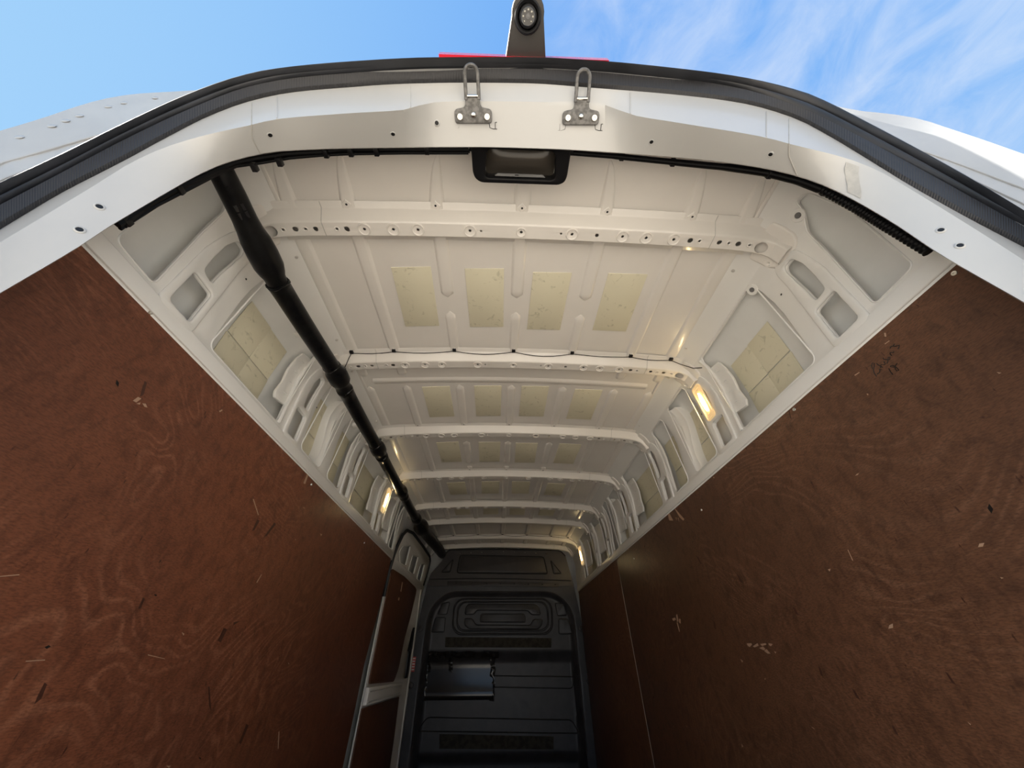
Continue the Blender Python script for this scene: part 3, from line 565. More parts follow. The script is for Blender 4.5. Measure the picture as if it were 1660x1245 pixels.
def make_wall(side):
    nm = 'wall_right' if side > 0 else 'wall_left'
    yend = 4.66
    zs = [0.0, .5, 1.0, 1.5, 1.7, 1.80, 1.83, 1.86, 1.89, 1.92, 1.945, 1.965, 1.985, 2.0, 2.012, 2.03, 2.06]
    rows = [[(side * (wx(z) + (.048 if z < 1.9 else .048 * (2.06 - z) / .16)), y, z) for z in zs] for y in ([.33, yend] if side > 0 else [.33, 3.02])]
    V, Fc = loft(rows)
    wall = obj(nm, V, Fc, 'skin_paint', None, 60)
    tag(wall, ('right' if side > 0 else 'left') + ' side wall of white painted sheet metal with window-like openings', 'wall', kind='structure')
    Z0, Z1 = 1.600, 1.960
    H = [rpoly([(.428, 1.605), (.538, 1.600), (.532, 1.80), (.518, 1.915), (.492, 1.937), (.474, 1.955), (.462, 1.978), (.430, 1.972), (.424, 1.85)], .018),
         rr(.742, 1.140, Z0, Z1, .022), rr(1.335, 1.535, Z0, Z1, .022), rr(1.622, 1.778, Z0, Z1, .022), rr(1.95, 2.395, Z0, Z1, .022),
         rr(2.575, 2.80, Z0, Z1, .022), rr(2.872, 3.0, Z0, Z1, .02)]
    UP = {1: (.590, .640), 2: (1.238, 1.298) if side > 0 else (1.232, 1.280), 3: (1.872, 1.925), 4: (2.495, 2.56)}
    LO = {1: (.580, .657), 2: (1.205, 1.285), 3: (1.825, 1.90), 4: (2.44, 2.515)}
    if side > 0:
        H += [rr(3.20, 3.46, Z0, Z1, .022), rr(3.60, 4.03, Z0, Z1, .022)]
        UP.update({5: (3.10, 3.155), 6: (3.515, 3.565), 7: (4.09, 4.215)}); LO.update({5: (3.07, 3.14), 6: (3.49, 3.55), 7: (4.06, 4.16)})
    ph = []
    for k in UP:
        a, b_ = UP[k]; c, d = LO[k]
        ph.append(rpoly([(a + .004, 1.740), (b_ - .004, 1.736), (b_ + .002, 1.84), (b_, 1.885), (b_ - .010, 1.902), (a + .008, 1.900), (a, 1.86)], .014))
        ph.append(rr(c, d, Z0, 1.717, .012))
    if side > 0:
        outer = [(.352, 1.54), (4.62, 1.54), (4.62, 2.024), (.352, 2.024)]
    else:
        outer = [(.352, 1.54), (3.05, 1.54), (3.09, 1.66), (3.14, 1.75), (3.22, 1.82), (3.36, 1.865), (3.60, 1.892), (4.62, 1.90), (4.62, 2.024), (.352, 2.024)]
    us = [y * .2 for y in range(2, 24)]
    panel = plate('inner_panel', outer, H + ph, .012, .0035, wmap(side), 'white_paint', wall, cuts_v=ZC, smooth=50)
    # proud pressed pillar faces round the slots
    for n_, k in enumerate(UP):
        a, b_ = UP[k]; c, d = LO[k]
        lo, hi = min(a, c) - .022, max(b_, d) + .020
        if k in (1, 2, 3, 4, 5, 6):
            plate('pillar_pressing', rpoly([(lo, 1.578), (hi, 1.578), (hi - .002, 1.80), (hi - .012, 1.905), (hi - .035, 1.932), (lo + .035, 1.932), (lo + .012, 1.905), (lo + .002, 1.80)], .02),
                  [ph[2 * n_], ph[2 * n_ + 1]], .0085, .0032, wmap(side, -.0105), 'white_paint', panel, cuts_v=ZC, smooth=50)
    # rolled rims of the openings
    for h in H:
        pts = [(side * (wx(v) - .0115), u, v) for u, v in h]
        V, Fc = sweep(pts + pts[:1], .0026, 6, cap=False); obj('rim', V, Fc, 'white_paint', panel)
    # long lower flange just above the plywood
    plate('lower_flange', [(.352, 1.545), (4.60 if side > 0 else 3.03, 1.545), (4.60 if side > 0 else 3.03, 1.588), (.352, 1.588)], [], .007, .003, wmap(side, -.0115), 'white_paint', panel)
    # damping pads on the outer skin behind the openings
    def skinmap(u, v, w): return (side * (wx(v) + .0465 - w), u, v)
    def pad(u0, u1, v0, v1): plate('damping_pad', [(u0, v0), (u1, v0 + .002), (u1 + .002, v1), (u0 - .002, v1 - .003)], [], .003, .0006, skinmap, 'pad', wall)
    for (u0, um, u1) in ((.845, .968, 1.092),):
        if side < 0: u0, um, u1 = .815, .940, 1.065
        for a, b_ in ((u0, um - .0008), (um + .0008, u1)):
            pad(a, b_, 1.585, 1.737); pad(a, b_, 1.7385, 1.885)
    for (u0, um, u1) in ((1.38, 1.47, 1.56), (1.66, 1.75, 1.82), (2.03, 2.2, 2.36), (2.62, 2.73, 2.84)) + (((3.28, 3.38, 3.50), (3.70, 3.86, 4.02)) if side > 0 else ()):
        pad(u0, u1, 1.585, 1.735); pad(u0, u1, 1.737, 1.90)
    # flanged brackets standing in the openings
    for u0, u1 in ((1.066, 1.140), (2.262, 2.395)) + ((2.648, 2.80),) + (((3.262, 3.46), (3.80, 4.03)) if side > 0 else ()):
        br = plate('bracket', rpoly([(u1 + .012, 1.682), (u0 + .012, 1.668), (u0, 1.690), (u0 + .012, 1.745), (u0 + .008, 1.81), (u0 + .014, 1.86), (u0 + .020, 1.900), (u1 + .012, 1.912)], .006),
                   [], .010, .0015, wmap(side, .004), 'white_paint', wall, cuts_v=ZC)
        for zz in (1.715, 1.765, 1.82, 1.872):
            V, Fc = sweep([(side * (wx(zz) - .0045), u0 + .038, zz), (side * (wx(zz) - .0075), u0 + .048, zz + .001), (side * (wx(zz) - .0065), min(u0 + .060, u1), zz + .003)], .003, 6, rad=[.001, .0030, .0022])
            obj('gusset', V, Fc, 'white_paint', br)
        V, Fc = sweep([(side * (wx(z) - .013), u1 + .004, z) for z in (1.60, 1.66, 1.72, 1.80, 1.86, 1.92, 1.955)], .007, 8)
        obj('fold', V, Fc, 'white_paint', br)
    # wavy struts inside the narrow bays
    for u0, u1 in ((1.495, 1.575), (2.80, 2.865)):
        rows = []
        for i in range(22):
            z = 1.585 + .36 * i / 21
            wob = .018 * math.sin((z - 1.6) / .36 * 6.0)
            a = u0 + wob; b_ = u1 + wob * .3
            rows.append([(side * (wx(z) + d), a + (b_ - a) * t, z) for t, d in ((0, .046), (.03, .010), (.07, .004), (.30, .000), (.42, -.009), (.80, -.011), (.95, -.010), (1, 0.0))])
        V, Fc = loft(rows); obj('strut', V, Fc, 'white_paint', wall, 35)
    # small drain holes and tabs
    for y, z in ((.704, 1.857), (1.335, 1.80), (1.95, 1.80), (2.57, 1.80)):
        place('small_hole', dot_mesh, (side * (wx(z) - .0123), y, z), (-side, 0, 0), panel)
    for y, z in ((.490, 1.956), (.752, 1.945)):
        V, Fc = lathe([(.0001, .001), (.0085, .001), (.0095, .003), (.019, .003), (.021, 0)], 18)
        o = place('lug', mesh_of('lug', (V, Fc), 'white_paint'), (side * (wx(z) - .012), y, z), (-side, 0, -.55), panel)
        place('lug_hole', mesh_of('lug_hole', lathe([(.0001, .0034), (.0082, .0034), (.0088, .001)], 16), 'grey_trim'), (side * (wx(z) - .0125), y, z), (-side, 0, -.55), panel)
    return wall
wall_right = make_wall(1)
wall_left = make_wall(-1)

# ---------------------------------------------------------------- outer shell: rear corner skins, roof and flanks
N0 = len(D['P3'])
def lerp3(a, b_, t): return tuple(a[i] + (b_[i] - a[i]) * t for i in range(3))
P = {k: [tuple(p) for p in D[k]] for k in ('P0', 'P1', 'P2', 'PM', 'P3')}
# carry the rear frame down to the load floor on both sides
def extend(pts, z1, dx):
    a, z = pts[0], pts[-1]
    L_ = [(a[0] - dx * t, a[1], a[2] + (z1 - a[2]) * t) for t in (1, .66, .33)]
    R_ = [(z[0] + dx * t, z[1], z[2] + (z1 - z[2]) * t) for t in (.33, .66, 1)]
    return L_ + pts + R_
for k in P: P[k] = extend(P[k], -.02 , .01)
NP = len(P['P0'])
def off(pts, dn, dy):
    """move a frame curve away from the opening centre by dn and along y by dy"""
    out = []
    for i, p in enumerate(pts):
        a, c = pts[max(i - 1, 0)], pts[min(i + 1, len(pts) - 1)]
        t = Vector((c[0] - a[0], c[2] - a[2])).normalized(); n = Vector((-t.y, t.x))
        out.append((p[0] + n.x * dn, p[1] + dy, p[2] + n.y * dn))
    return out
SL = [tuple(p) for p in D['SL']]; SR = [tuple(p) for p in D['SR']]
# outer body outline, one point per frame point
i_l = 3 + round(324 / 1660 * (N0 - 1)); i_r = 3 + round(1350 / 1660 * (N0 - 1))
def resample(pts, n):
    d = [0]
    for a, b_ in zip(pts, pts[1:]): d.append(d[-1] + math.dist(a, b_))
    out = []
    for k in range(n):
        s = d[-1] * k / (n - 1); i = 0
        while i < len(d) - 2 and d[i + 1] < s: i += 1
        out.append(lerp3(pts[i], pts[i + 1], (s - d[i]) / max(d[i + 1] - d[i], 1e-9)))
    return out
SLx = [(SL[0][0] - .01, SL[0][1], -.30), (SL[0][0] - .008, SL[0][1], .8), (SL[0][0] - .004, SL[0][1], 1.4)] + SL
SRx = SR + [(SR[-1][0] + .004, SR[-1][1], 1.4), (SR[-1][0] + .008, SR[-1][1], .8), (SR[-1][0] + .01, SR[-1][1], -.30)]
mid = off(P['P3'], .045, .060)[i_l + 1:i_r]
outline = SLx[:3] + resample(SL, i_l + 1 - 3) + mid + resample(SR, NP - i_r - 3) + SRx[-3:]
outline = outline[:NP]
BODY = [(1.02, -.40), (1.02, 1.55), (1.005, 1.78), (.975, 1.91), (.92, 2.00), (.84, 2.06), (.70, 2.095), (.40, 2.120), (0, 2.130)]
BODY = BODY + [(-x, z) for x, z in reversed(BODY[:-1])]
def on_body(x, z):
    """push an outline point out to the body section, along the ray from the middle of the opening"""
    c = Vector((0.0, 1.1)); d = (Vector((x, z)) - c); best = None
    for p, q in zip(BODY, BODY[1:]):
        p, q = Vector(p), Vector(q); e = q - p; den = d.x * e.y - d.y * e.x
        if abs(den) < 1e-9: continue
        t = ((p.x - c.x) * e.y - (p.y - c.y) * e.x) / den; u = ((p.x - c.x) * d.y - (p.y - c.y) * d.x) / den
        if t > 0 and -1e-6 <= u <= 1 + 1e-6: best = t
    t = best if best else 1.0
    return c.x + d.x * t, c.y + d.y * t
ob = [on_body(x, z) for x, y, z in outline]
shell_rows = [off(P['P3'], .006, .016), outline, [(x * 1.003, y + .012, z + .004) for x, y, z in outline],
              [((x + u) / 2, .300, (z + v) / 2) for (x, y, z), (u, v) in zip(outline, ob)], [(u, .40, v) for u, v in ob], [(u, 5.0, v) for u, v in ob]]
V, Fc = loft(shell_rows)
shell = obj('body_shell', V, Fc, 'body_white_dimmed', None, 40)
tag(shell, 'white outer bodywork at the rear corners of the van, arching over the roof', 'bodywork', kind='structure')
for ia, ib, tm in ((i_l - 5, 1, .50), (i_l - 7, 1, .28), (i_r + 4, NP - 2, .515), (i_r + 6, NP - 2, .34)):
    st_ = 1 if ib > ia else -1; pts = []
    for k in range(ia, ib + st_, st_):
        q = min(1.0, abs(k - ia) / 9.0); pts.append(lerp3(shell_rows[0][k], outline[k], .05 + (tm - .05) * math.sqrt(q)))
    V, Fc = sweep([(x, y - .0006, z) for x, y, z in pts], .0020, 6); obj('body_seam', V, Fc, 'body_white_dimmed', shell)
spot = mesh_of('weld_spot', lathe([(.0001, .0012), (.004, .0012), (.006, .0005), (.007, 0)], 12), 'body_white_dimmed')
for t in (.12, .25, .36, .46, .58, .68, .8):
    i = 3 + int(t * (i_l - 3)); a = lerp3(shell_rows[0][i], outline[i], .80)
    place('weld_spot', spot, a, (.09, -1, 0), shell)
# front cap closing the load bay
cap = obj('wall_front', [(-1.0, 4.95, -.03), (1.0, 4.95, -.03), (1.0, 4.95, 2.2), (-1.0, 4.95, 2.2)], [(0, 1, 2, 3)], 'white_paint')
tag(cap, 'pale front end wall behind the black bulkhead', 'wall', kind='structure')

# ---------------------------------------------------------------- rear door frame (white), seal (black)
def mids(a, b_, t, dn=0, dy=0): return off([lerp3(p, q, t) for p, q in zip(a, b_)], dn, dy)
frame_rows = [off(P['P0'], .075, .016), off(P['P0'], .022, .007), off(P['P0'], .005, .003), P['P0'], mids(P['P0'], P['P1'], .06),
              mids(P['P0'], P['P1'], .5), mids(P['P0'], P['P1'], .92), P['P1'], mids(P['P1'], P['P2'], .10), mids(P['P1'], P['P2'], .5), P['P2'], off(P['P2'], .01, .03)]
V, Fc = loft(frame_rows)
frame = obj('door_frame', V, Fc, 'frame_white_dimmed', None, 30)
tag(frame, 'white painted metal frame round the open rear doorway', 'door frame', kind='structure')
def frame_pt(fr, ta, tb=None, rows=('P0', 'P1')):
    """point on the frame: fr = position along 0..1 between the image-wide ends, ta = from inner lip to crease"""
    i = 3 + fr * (N0 - 1); k = int(i); t = i - k
    a = lerp3(P[rows[0]][k], P[rows[0]][min(k + 1, NP - 1)], t); b_ = lerp3(P[rows[1]][k], P[rows[1]][min(k + 1, NP - 1)], t)
    return lerp3(a, b_, ta)
hole_mesh = mesh_of('frame_hole', lathe([(.0001, .0004), (.0040, .0004), (.0044, 0)], 14), 'groove')
rim_mesh = mesh_of('hole_rim', lathe([(.0042, .0003), (.0048, .0012), (.0062, .0010), (.0072, 0)], 16), 'frame_white_dimmed')
def frame_normal(fr):
    a = Vector(frame_pt(fr, 0)); b_ = Vector(frame_pt(fr, 1)); c = Vector(frame_pt(min(fr + .02, 1), 0)) - Vector(frame_pt(max(fr - .02, 0), 0))
    n = (b_ - a).cross(c).normalized()
    return n if n.y < 0 or n.z < 0 else -n
for px, ta in ((129, .30), (161, .50), (438, .55), (637, .38), (708, .55), (1056, .38), (1249, .50), (1525, .5), (1556, .42)):
    fr = px / 1660; n = frame_normal(fr); p = Vector(frame_pt(fr, ta)) + n * .0005
    if n.dot(Vector((-.0589, 0, .9)) - p) < 0: n = -n
    place('hole_rim', rim_mesh, p, n, frame); place('frame_hole', hole_mesh, p + n * .0006, n, frame)
# lap seams in the frame pressing
for px in (408, 1279):
    pts = [frame_pt(px / 1660 + d, t) for t, d in ((0.02, .008), (.3, .004), (.6, 0), (1, 0))] + [frame_pt(px / 1660, t, rows=('P1', 'P2')) for t in (.4, .9)]
    V, Fc = sweep(pts, .0013, 5); obj('lap_seam', V, Fc, 'sealer', frame)
for px in (665, 1022, 449, 1242):
    pts = [frame_pt(px / 1660, t, rows=('P1', 'P2')) for t in (.02, .3, .6, .9)]
    V, Fc = sweep(pts, .0016, 5); obj('weld_line', V, Fc, 'frame_white_dimmed', frame)

# smear of seam sealer on the right shoulder of the frame
rows = []
for i in range(7):
    fr = (1372 + 22 * i / 6) / 1660; rows.append([tuple(Vector(frame_pt(fr + .0015 * math.sin(7 * t + i), t)) + frame_normal(fr) * (-.0007 if frame_normal(fr).dot(Vector((-.0589, 0, .9)) - Vector(frame_pt(fr, t))) < 0 else .0007)) for t in (.12, .3, .5, .7, .9)])
V, Fc = loft(rows); obj('sealer_smear', V, Fc, 'sealer', frame)
# weather seal: ribbed inner leg and two soft lobes
def lobe(a, b_, h, n=6):
    rows = []
    for i in range(n + 1):
        t = i / n; rows.append(mids(a, b_, t, -h * math.sin(math.pi * t) * .6, -h * math.sin(math.pi * t)))
    return rows
seal = empty('weather_seal', (0, .2, 1.98))
tag(seal, 'black rubber weather seal running round the rear door frame', 'seal')
rows = [off(P['P2'], .02, .02)] + [mids(P['P2'], P['PM'], t, -.004 if .1 < t < .95 else 0, -.006 if .1 < t < .95 else 0) for t in (0, .12, .5, .9, 1.0)] + [off(P['PM'], .01, .02)]
V, Fc = loft(rows)
me = bpy.data.meshes.new('ribbed_leg'); me.from_pydata(V, [], Fc)
uvl = me.uv_layers.new(name='UVMap')
for poly in me.polygons:
    for li in poly.loop_indices:
        vi = me.loops[li].vertex_index; uvl.data[li].uv = ((vi % NP) / NP * 2.2, (vi // NP) / len(rows))
finish(me, 'ribbed_rubber', 50); keep(link('ribbed_leg', me), seal)
q1 = [lerp3(a, b_, .52) for a, b_ in zip(P['PM'], P['P3'])]
V, Fc = loft([off(P['PM'], .01, .012)] + lobe(P['PM'], q1, .006) + [off(q1, .01, .012)]); keep(obj('inner_lobe', V, Fc, 'rubber', None, 60), seal)
V, Fc = loft([off(q1, .01, .012)] + lobe(q1, P['P3'], .009) + [off(P['P3'], .012, .02)]); keep(obj('outer_lobe', V, Fc, 'rubber', None, 60), seal)

# ---------------------------------------------------------------- door strikers on the header
def striker(pts, label, lift):
    c = Vector(pts[0]); xd = (Vector(pts[2]) - Vector(pts[1])).normalized()
    vd = (Vector(pts[4]) - Vector(pts[7])); vd = (vd - xd * vd.dot(xd)).normalized(); n = xd.cross(vd).normalized()
    if n.z > 0: n = -n
    root = empty('door_striker', c); tag(root, label, 'striker', 'steel door strikers on the header')
    W_ = .0437
    def mp(u, v, w): return c + xd * u + vd * v + n * (w + lift)
    out = rpoly([(-W_, -.0165), (W_, -.0165), (W_, .0105), (.0175, .0145), (.0165, .034), (-.0165, .034), (-.0175, .0145), (-W_, .0105)], .008)
    bpl_ = keep(plate('base_plate', out, [], .0045, .0012, mp, 'steel'), root)
    lp = []
    for k in range(13):
        a = math.pi * k / 12; lp.append(mp(.0145 * math.cos(a), .074 + .0145 * math.sin(a), .003))
    path = [mp(.0145, .028, .003), mp(.0145, .05, .003)] + lp + [mp(-.0145, .05, .003), mp(-.0145, .028, .003)]
    V, Fc = sweep(path, .0042, 8); keep(obj('loop', V, Fc, 'steel'), root)
    V, Fc = sweep([mp(-.0125, .0345, .004), mp(.0125, .0345, .004)], .0032, 8); keep(obj('loop_bridge', V, Fc, 'bright_steel'), root)
    sm_ = mesh_of('screw', lathe([(.0001, .0042), (.0022, .0042), (.0026, .0075), (.0062, .0072), (.0070, .005), (.0070, 0)], 16), 'bright_steel')
    for u, v in ((-.0314, -.004), (.0314, -.004)):
        keep(place('screw', sm_, mp(u, v, .0045), n), bpl_)
    rv = mesh_of('rivet', lathe([(.0001, .0062), (.003, .0058), (.0055, .004), (.0068, 0)], 16), 'bright_steel')
    keep(place('rivet', rv, mp(0, 0, .0045), n), bpl_)
    # punched alignment marks beside the plate
    for u in (-.050, .052):
        s = 1 if u > 0 else -1
        V, Fc = sweep([mp(u - s * .016, -.012, .0008 - lift), mp(u - s * .014, -.024, .0008 - lift), mp(u - s * .006, -.0265, .0008 - lift), mp(u, -.0265, .0008 - lift)], .0006, 4); keep(obj('scribe_mark', V, Fc, 'groove'), root)
        V, Fc = sweep([mp(u + s * .003, -.0135, .0008 - lift), mp(u - s * .001, -.0135, .0008 - lift), mp(u - s * .001, -.0265, .0008 - lift), mp(u + s * .003, -.0265, .0008 - lift)], .0009, 4); keep(obj('scribe_mark', V, Fc, 'groove'), root)
    return root
striker(D['strL'], 'grey steel door striker with upright loop, left of the two on the header', .003)
striker(D['strR'], 'grey steel door striker with upright loop, right of the two on the header', .003)

# ---------------------------------------------------------------- black housing hanging behind the header
hb = empty('lamp_housing', (-.016, .38, 1.945)); tag(hb, 'black plastic housing with a glossy recessed tray under the header', 'housing')
zt = 1.944
def hz(u, v, w): return (u, v, zt - .004 + .03 - w + (v - .38) * .05)
keep(plate('body', rpoly([(-.146, .325), (.112, .325), (.112, .400), (.108, .416), (.092, .4245), (-.122, .4255), (-.138, .416), (-.144, .400)], .010), [rpoly([(-.104, .342), (.072, .342), (.080, .4115), (-.112, .4115)], .014)], .034, .004, hz, 'black_plastic'), hb)
rows = []
for i in range(13):
    t = i / 12; y = .338 + .076 * t
    rows.append([(-.110 + .188 * s / 10, y, zt + .026 - .016 * math.sin(math.pi * min(1, t * 1.1)) * (1 - (2 * s / 10 - 1) ** 4) + (y - .38) * .05) for s in range(11)])
V, Fc = loft(rows); keep(obj('tray', V, Fc, 'smoked'), hb)
keep(plate('latch_bar', rpoly([(-.078, .402), (.046, .402), (.054, .4085), (-.086, .4085)], .002), [rr(-.030, -.020, .4035, .4065, .001)], .006, .001, lambda u, v, w: (u, v, zt + .006 - w), 'grey_trim'), hb)
for sx in (-.150, .112):
    keep(box('side_clip', sx, sx + .006, .335, .350, zt - .006, zt + .012, 'black_plastic', None, .001), hb)

# ---------------------------------------------------------------- wiring along the header
harness = [(-.774, 1.533), (-.773, 1.556), (-.767, 1.628), (-.742, 1.71), (-.721, 1.786), (-.700, 1.834), (-.649, 1.866), (-.592, 1.901), (-.523, 1.921), (-.467, 1.940), (-.33, 1.960), (-.154, 1.976)]
harness_r = [(.118, 1.984), (.241, 1.972), (.402, 1.946), (.527, 1.927), (.623, 1.901), (.691, 1.858), (.726, 1.810), (.756, 1.706), (.772, 1.625), (.793, 1.530)]
clip_pts = [(-.769, 1.554), (-.746, 1.686), (-.730, 1.765), (-.646, 1.818), (-.600, 1.855), (-.507, 1.917), (-.449, 1.931), (-.387, 1.942), (-.262, 1.965), (.255, 1.978), (.387, 1.953), (.625, 1.897), (.708, 1.867), (.726, 1.805)]
def inset(L_, d=.011):
    return [(x * (1 - d / .78 * min(1, max(0, (1.93 - z) / .12))), z - d * min(1, max(0, (z - 1.72) / .15))) for x, z in L_]
harness, harness_r = inset(harness), inset(harness_r); clip_pts = inset(clip_pts, .008)
hr = empty('wiring_harness', (-.47, .355, 1.93)); tag(hr, 'bundle of thin black cables clipped behind the left half of the header', 'wiring')
for k, (dz, r, dy) in enumerate(((0, .0065, 0), (.006, .005, .006), (-.002, .0035, .008), (.004, .003, -.006))):
    V, Fc = sweep([(x + .002 * math.sin(i * 1.7 + k * 2), .355 + dy, z + dz + .0025 * math.sin(i * 2.3 + k)) for i, (x, z) in enumerate(harness)], r, 8); keep(obj('cable', V, Fc, 'wire'), hr)
hr2 = empty('wiring_harness', (.5, .355, 1.93)); tag(hr2, 'black corrugated cable bundle clipped behind the right half of the header', 'wiring')
rad = []; pts = []
for i in range(len(harness_r) - 1):
    a, b_ = harness_r[i], harness_r[i + 1]; n = 8 if i < 6 else 22
    for j in range(n):
        t = j / n; pts.append((a[0] + (b_[0] - a[0]) * t, .355, a[1] + (b_[1] - a[1]) * t))
        rad.append((.0065 + min(1, i / 5) * .0045) * (1 if (i < 6 or j % 2) else .82))
V, Fc = sweep(pts, 0, 10, rad=rad); keep(obj('conduit', V, Fc, 'wire'), hr2)
for x, z in clip_pts:
    o = box('clip', -.006, .006, -.009, .009, -.007, .007, 'black_plastic', None, .0015); o.location = (x, .357, z - .003)
    keep(o, hr if x < 0 else hr2)

# ---------------------------------------------------------------- black cable duct under the left roof rail
DUCT = [(.372, 1.858, .026), (.385, 1.856, .0285), (.44, 1.852, .030), (.50, 1.846, .0305), (.53, 1.843, .033), (.56, 1.842, .0385), (.60, 1.840, .041), (.64, 1.837, .0405), (.66, 1.835, .036), (.675, 1.834, .0305), (.70, 1.833, .029)]
XD = -.756
duct = empty('cable_duct', (XD, 2.4, 1.87)); tag(duct, 'thick black cable duct running the length of the left roof edge', 'cable duct')
def dseg(name, tab, mat='black_tube', seg=20, xs=None):
    V, Fc = sweep([((xs(y) if xs else XD), y, z) for y, z, r in tab], 0, seg, rad=[r for y, z, r in tab])
    return keep(obj(name, V, Fc, mat, None, 40), duct)
dseg('sleeve', DUCT)
for y0, z0, y1, z1 in ((.695, 1.833, 1.140, 1.868), (1.300, 1.872, 1.800, 1.876), (1.955, 1.876, 2.445, 1.880), (2.60, 1.880, 3.08, 1.882)):
    n = 9
    dseg('duct_section', [(y0, z0, .0332), (y0 + .012, z0, .0335), (y0 + .014, z0, .0322)] + [(y0 + (y1 - y0) * k / n, z0 + (z1 - z0) * k / n - .003 * math.sin(math.pi * k / n), .0318) for k in range(1, n + 1)])
for yb, zb in ((1.20, 1.871), (1.862, 1.876), (2.512, 1.880), (3.14, 1.884)):
    dseg('boot', [(yb - .075, zb, .030), (yb - .06, zb, .034), (yb - .045, zb + .001, .035), (yb - .030, zb + .002, .041), (yb, zb + .003, .0425), (yb + .03, zb + .002, .042), (yb + .045, zb + .001, .036), (yb + .05, zb, .0325), (yb + .085, zb, .0320), (yb + .09, zb, .0345), (yb + .105, zb, .0345), (yb + .11, zb, .031)])
def xs(y): return XD + .05 * sstep(3.3, 4.5, y)
dseg('wrapped_end', [(3.22, 1.884, .033), (3.30, 1.886, .05), (3.36, 1.888, .066), (3.44, 1.89, .064), (3.52, 1.892, .05), (3.70, 1.90, .052), (3.9, 1.905, .055), (4.1, 1.91, .052), (4.3, 1.915, .054), (4.5, 1.92, .05), (4.575, 1.925, .045)], 'black_tube', 20, xs)
for y in (.462, .482):
    for a in (2.2, 2.75):
        o = box('duct_slot', -.002, .002, -.008, .008, -.0035, .0035, 'groove', None); o.location = (XD + .0300 * math.sin(a), y, 1.849 - .0300 * -math.cos(a))
        o.rotation_euler = (0, -a, 0); keep(o, duct)
for y, z in ((.70, 1.833), (1.29, 1.872), (1.945, 1.876), (1.13, 1.868), (1.80, 1.876)):
    V, Fc = sweep([(XD + .034 * math.cos(t), y + .004 * math.sin(3 * t), z + .034 * math.sin(t)) for t in [i * math.pi / 8 for i in range(17)]], .0016, 5, cap=False)
    keep(obj('tape_edge', V, Fc, 'gloss_black'), duct)
for y, z in ((.95, 1.868), (1.62, 1.885), (2.28, 1.888)):
    o = box('white_clip', XD - .070, XD - .028, y - .012, y + .012, z - .008, z + .010, 'white_paint', None, .004); keep(o, duct)

# ---------------------------------------------------------------- thin wires clipped to two of the bows
def bow_wire(by, label, drop):
    root = empty('bow_wire', (0, by - .034, skin_z(0) - .015)); tag(root, label, 'wire')
    xs_ = [-.735, -.548, -.274, 0, .274, .548, .735]; pts = []
    for k, (a, b_) in enumerate(zip(xs_, xs_[1:])):
        for j in range(6):
            t = j / 6; x = a + (b_ - a) * t; s = bow_pt(s_of_x(x), .036)
            sg = math.sin(math.pi * t) * (.013 if k in (2, 3) else .006) * (1 if k % 2 else .8)
            pts.append((x, by - .030 + sg * .8, s.y - sg - .004))
    s = bow_pt(s_of_x(.735), .036); pts.append((.735, by - .030, s.y - .003))
    pts += [(.775, by - .03, 1.985), (.815, by - .045, 1.950), (.838, by - .07, 1.932)]
    pts = [(-.757, by - .004, 1.940), (-.750, by - .012, 1.960), (-.742, by - .024, 1.985)] + pts
    V, Fc = sweep(pts, .0018, 6); keep(obj('wire', V, Fc, 'wire'), root)
    for x in xs_:
        s = bow_pt(s_of_x(x), .036)
        o = box('clip', -.008, .008, -.008, .008, -.005, .006, 'black_plastic', None, .0015); o.location = (x, by - .034, s.y - .001); keep(o, root)
    return root
bow_wire(BOW_Y[1], 'thin black wire clipped across the second roof bow from the rear', .01)
bow_wire(BOW_Y[6], 'thin black wire clipped across the far roof bow nearest the bulkhead', .01)

# ---------------------------------------------------------------- lit interior lamps in the pillars
def lamp(side, y0, y1, z0, z1, label):
    yc, zc = (y0 + y1) / 2, (z0 + z1) / 2; xf = wx(zc) - .020
    root = empty('interior_lamp', (side * xf, yc, zc)); tag(root, label, 'lamp', 'lit interior lamps')
    def mp(off_): return lambda u, v, w: (side * (wx(v) - off_ - w), u, v)
    keep(plate('bezel', rr(y0 - .004, y1 + .004, z0 - .005, z1 + .005, .016), [rr(y0 + .002, y1 - .002, z0 + .003, z1 - .003, .013)], .006, .0015, mp(.0185), 'lamp_lens'), root)
    lens_ = keep(plate('lens', rr(y0 + .001, y1 - .001, z0 + .002, z1 - .002, .014), [], .005, .0015, mp(.0175), 'lamp_lens'), root)
    w_ = (y1 - y0)
    for k in range(3):
        d = .006 + .007 * k * w_ / .06
        if w_ / 2 - d > .006:
            h = rr(y0 + d, y1 - d, z0 + d * 1.6, z1 - d * 1.6, .013)
            V, Fc = sweep([(side * (wx(v) - .0230), u, v) for u, v in h + h[:1]], .0013, 5, cap=False); keep(obj('lens_rib', V, Fc, 'lamp_lens'), lens_)
    V, Fc = sweep([(side * (wx(z) - .0295), yc, z) for z in (zc - .048, zc - .034, zc - .015, zc, zc + .015, zc + .034, zc + .048)], .01, 10, rad=[.001, .0055, .0085, .009, .0085, .0055, .001], flat=(1, .75))
    # flat = (along y, along x): keep it a thin glowing core
    keep(obj('glow', V, Fc, 'lamp_glow'), root)
    return root
lamp(1, 1.239, 1.297, 1.738, 1.902, 'lit oblong lamp in the right wall, the near one beside the second bow')
lamp(-1, 2.495, 2.560, 1.740, 1.900, 'lit oblong lamp in the left wall beside the black duct')
lamp(1, 4.095, 4.205, 1.738, 1.902, 'lit oblong lamp in the right wall, the far one beside the bulkhead')

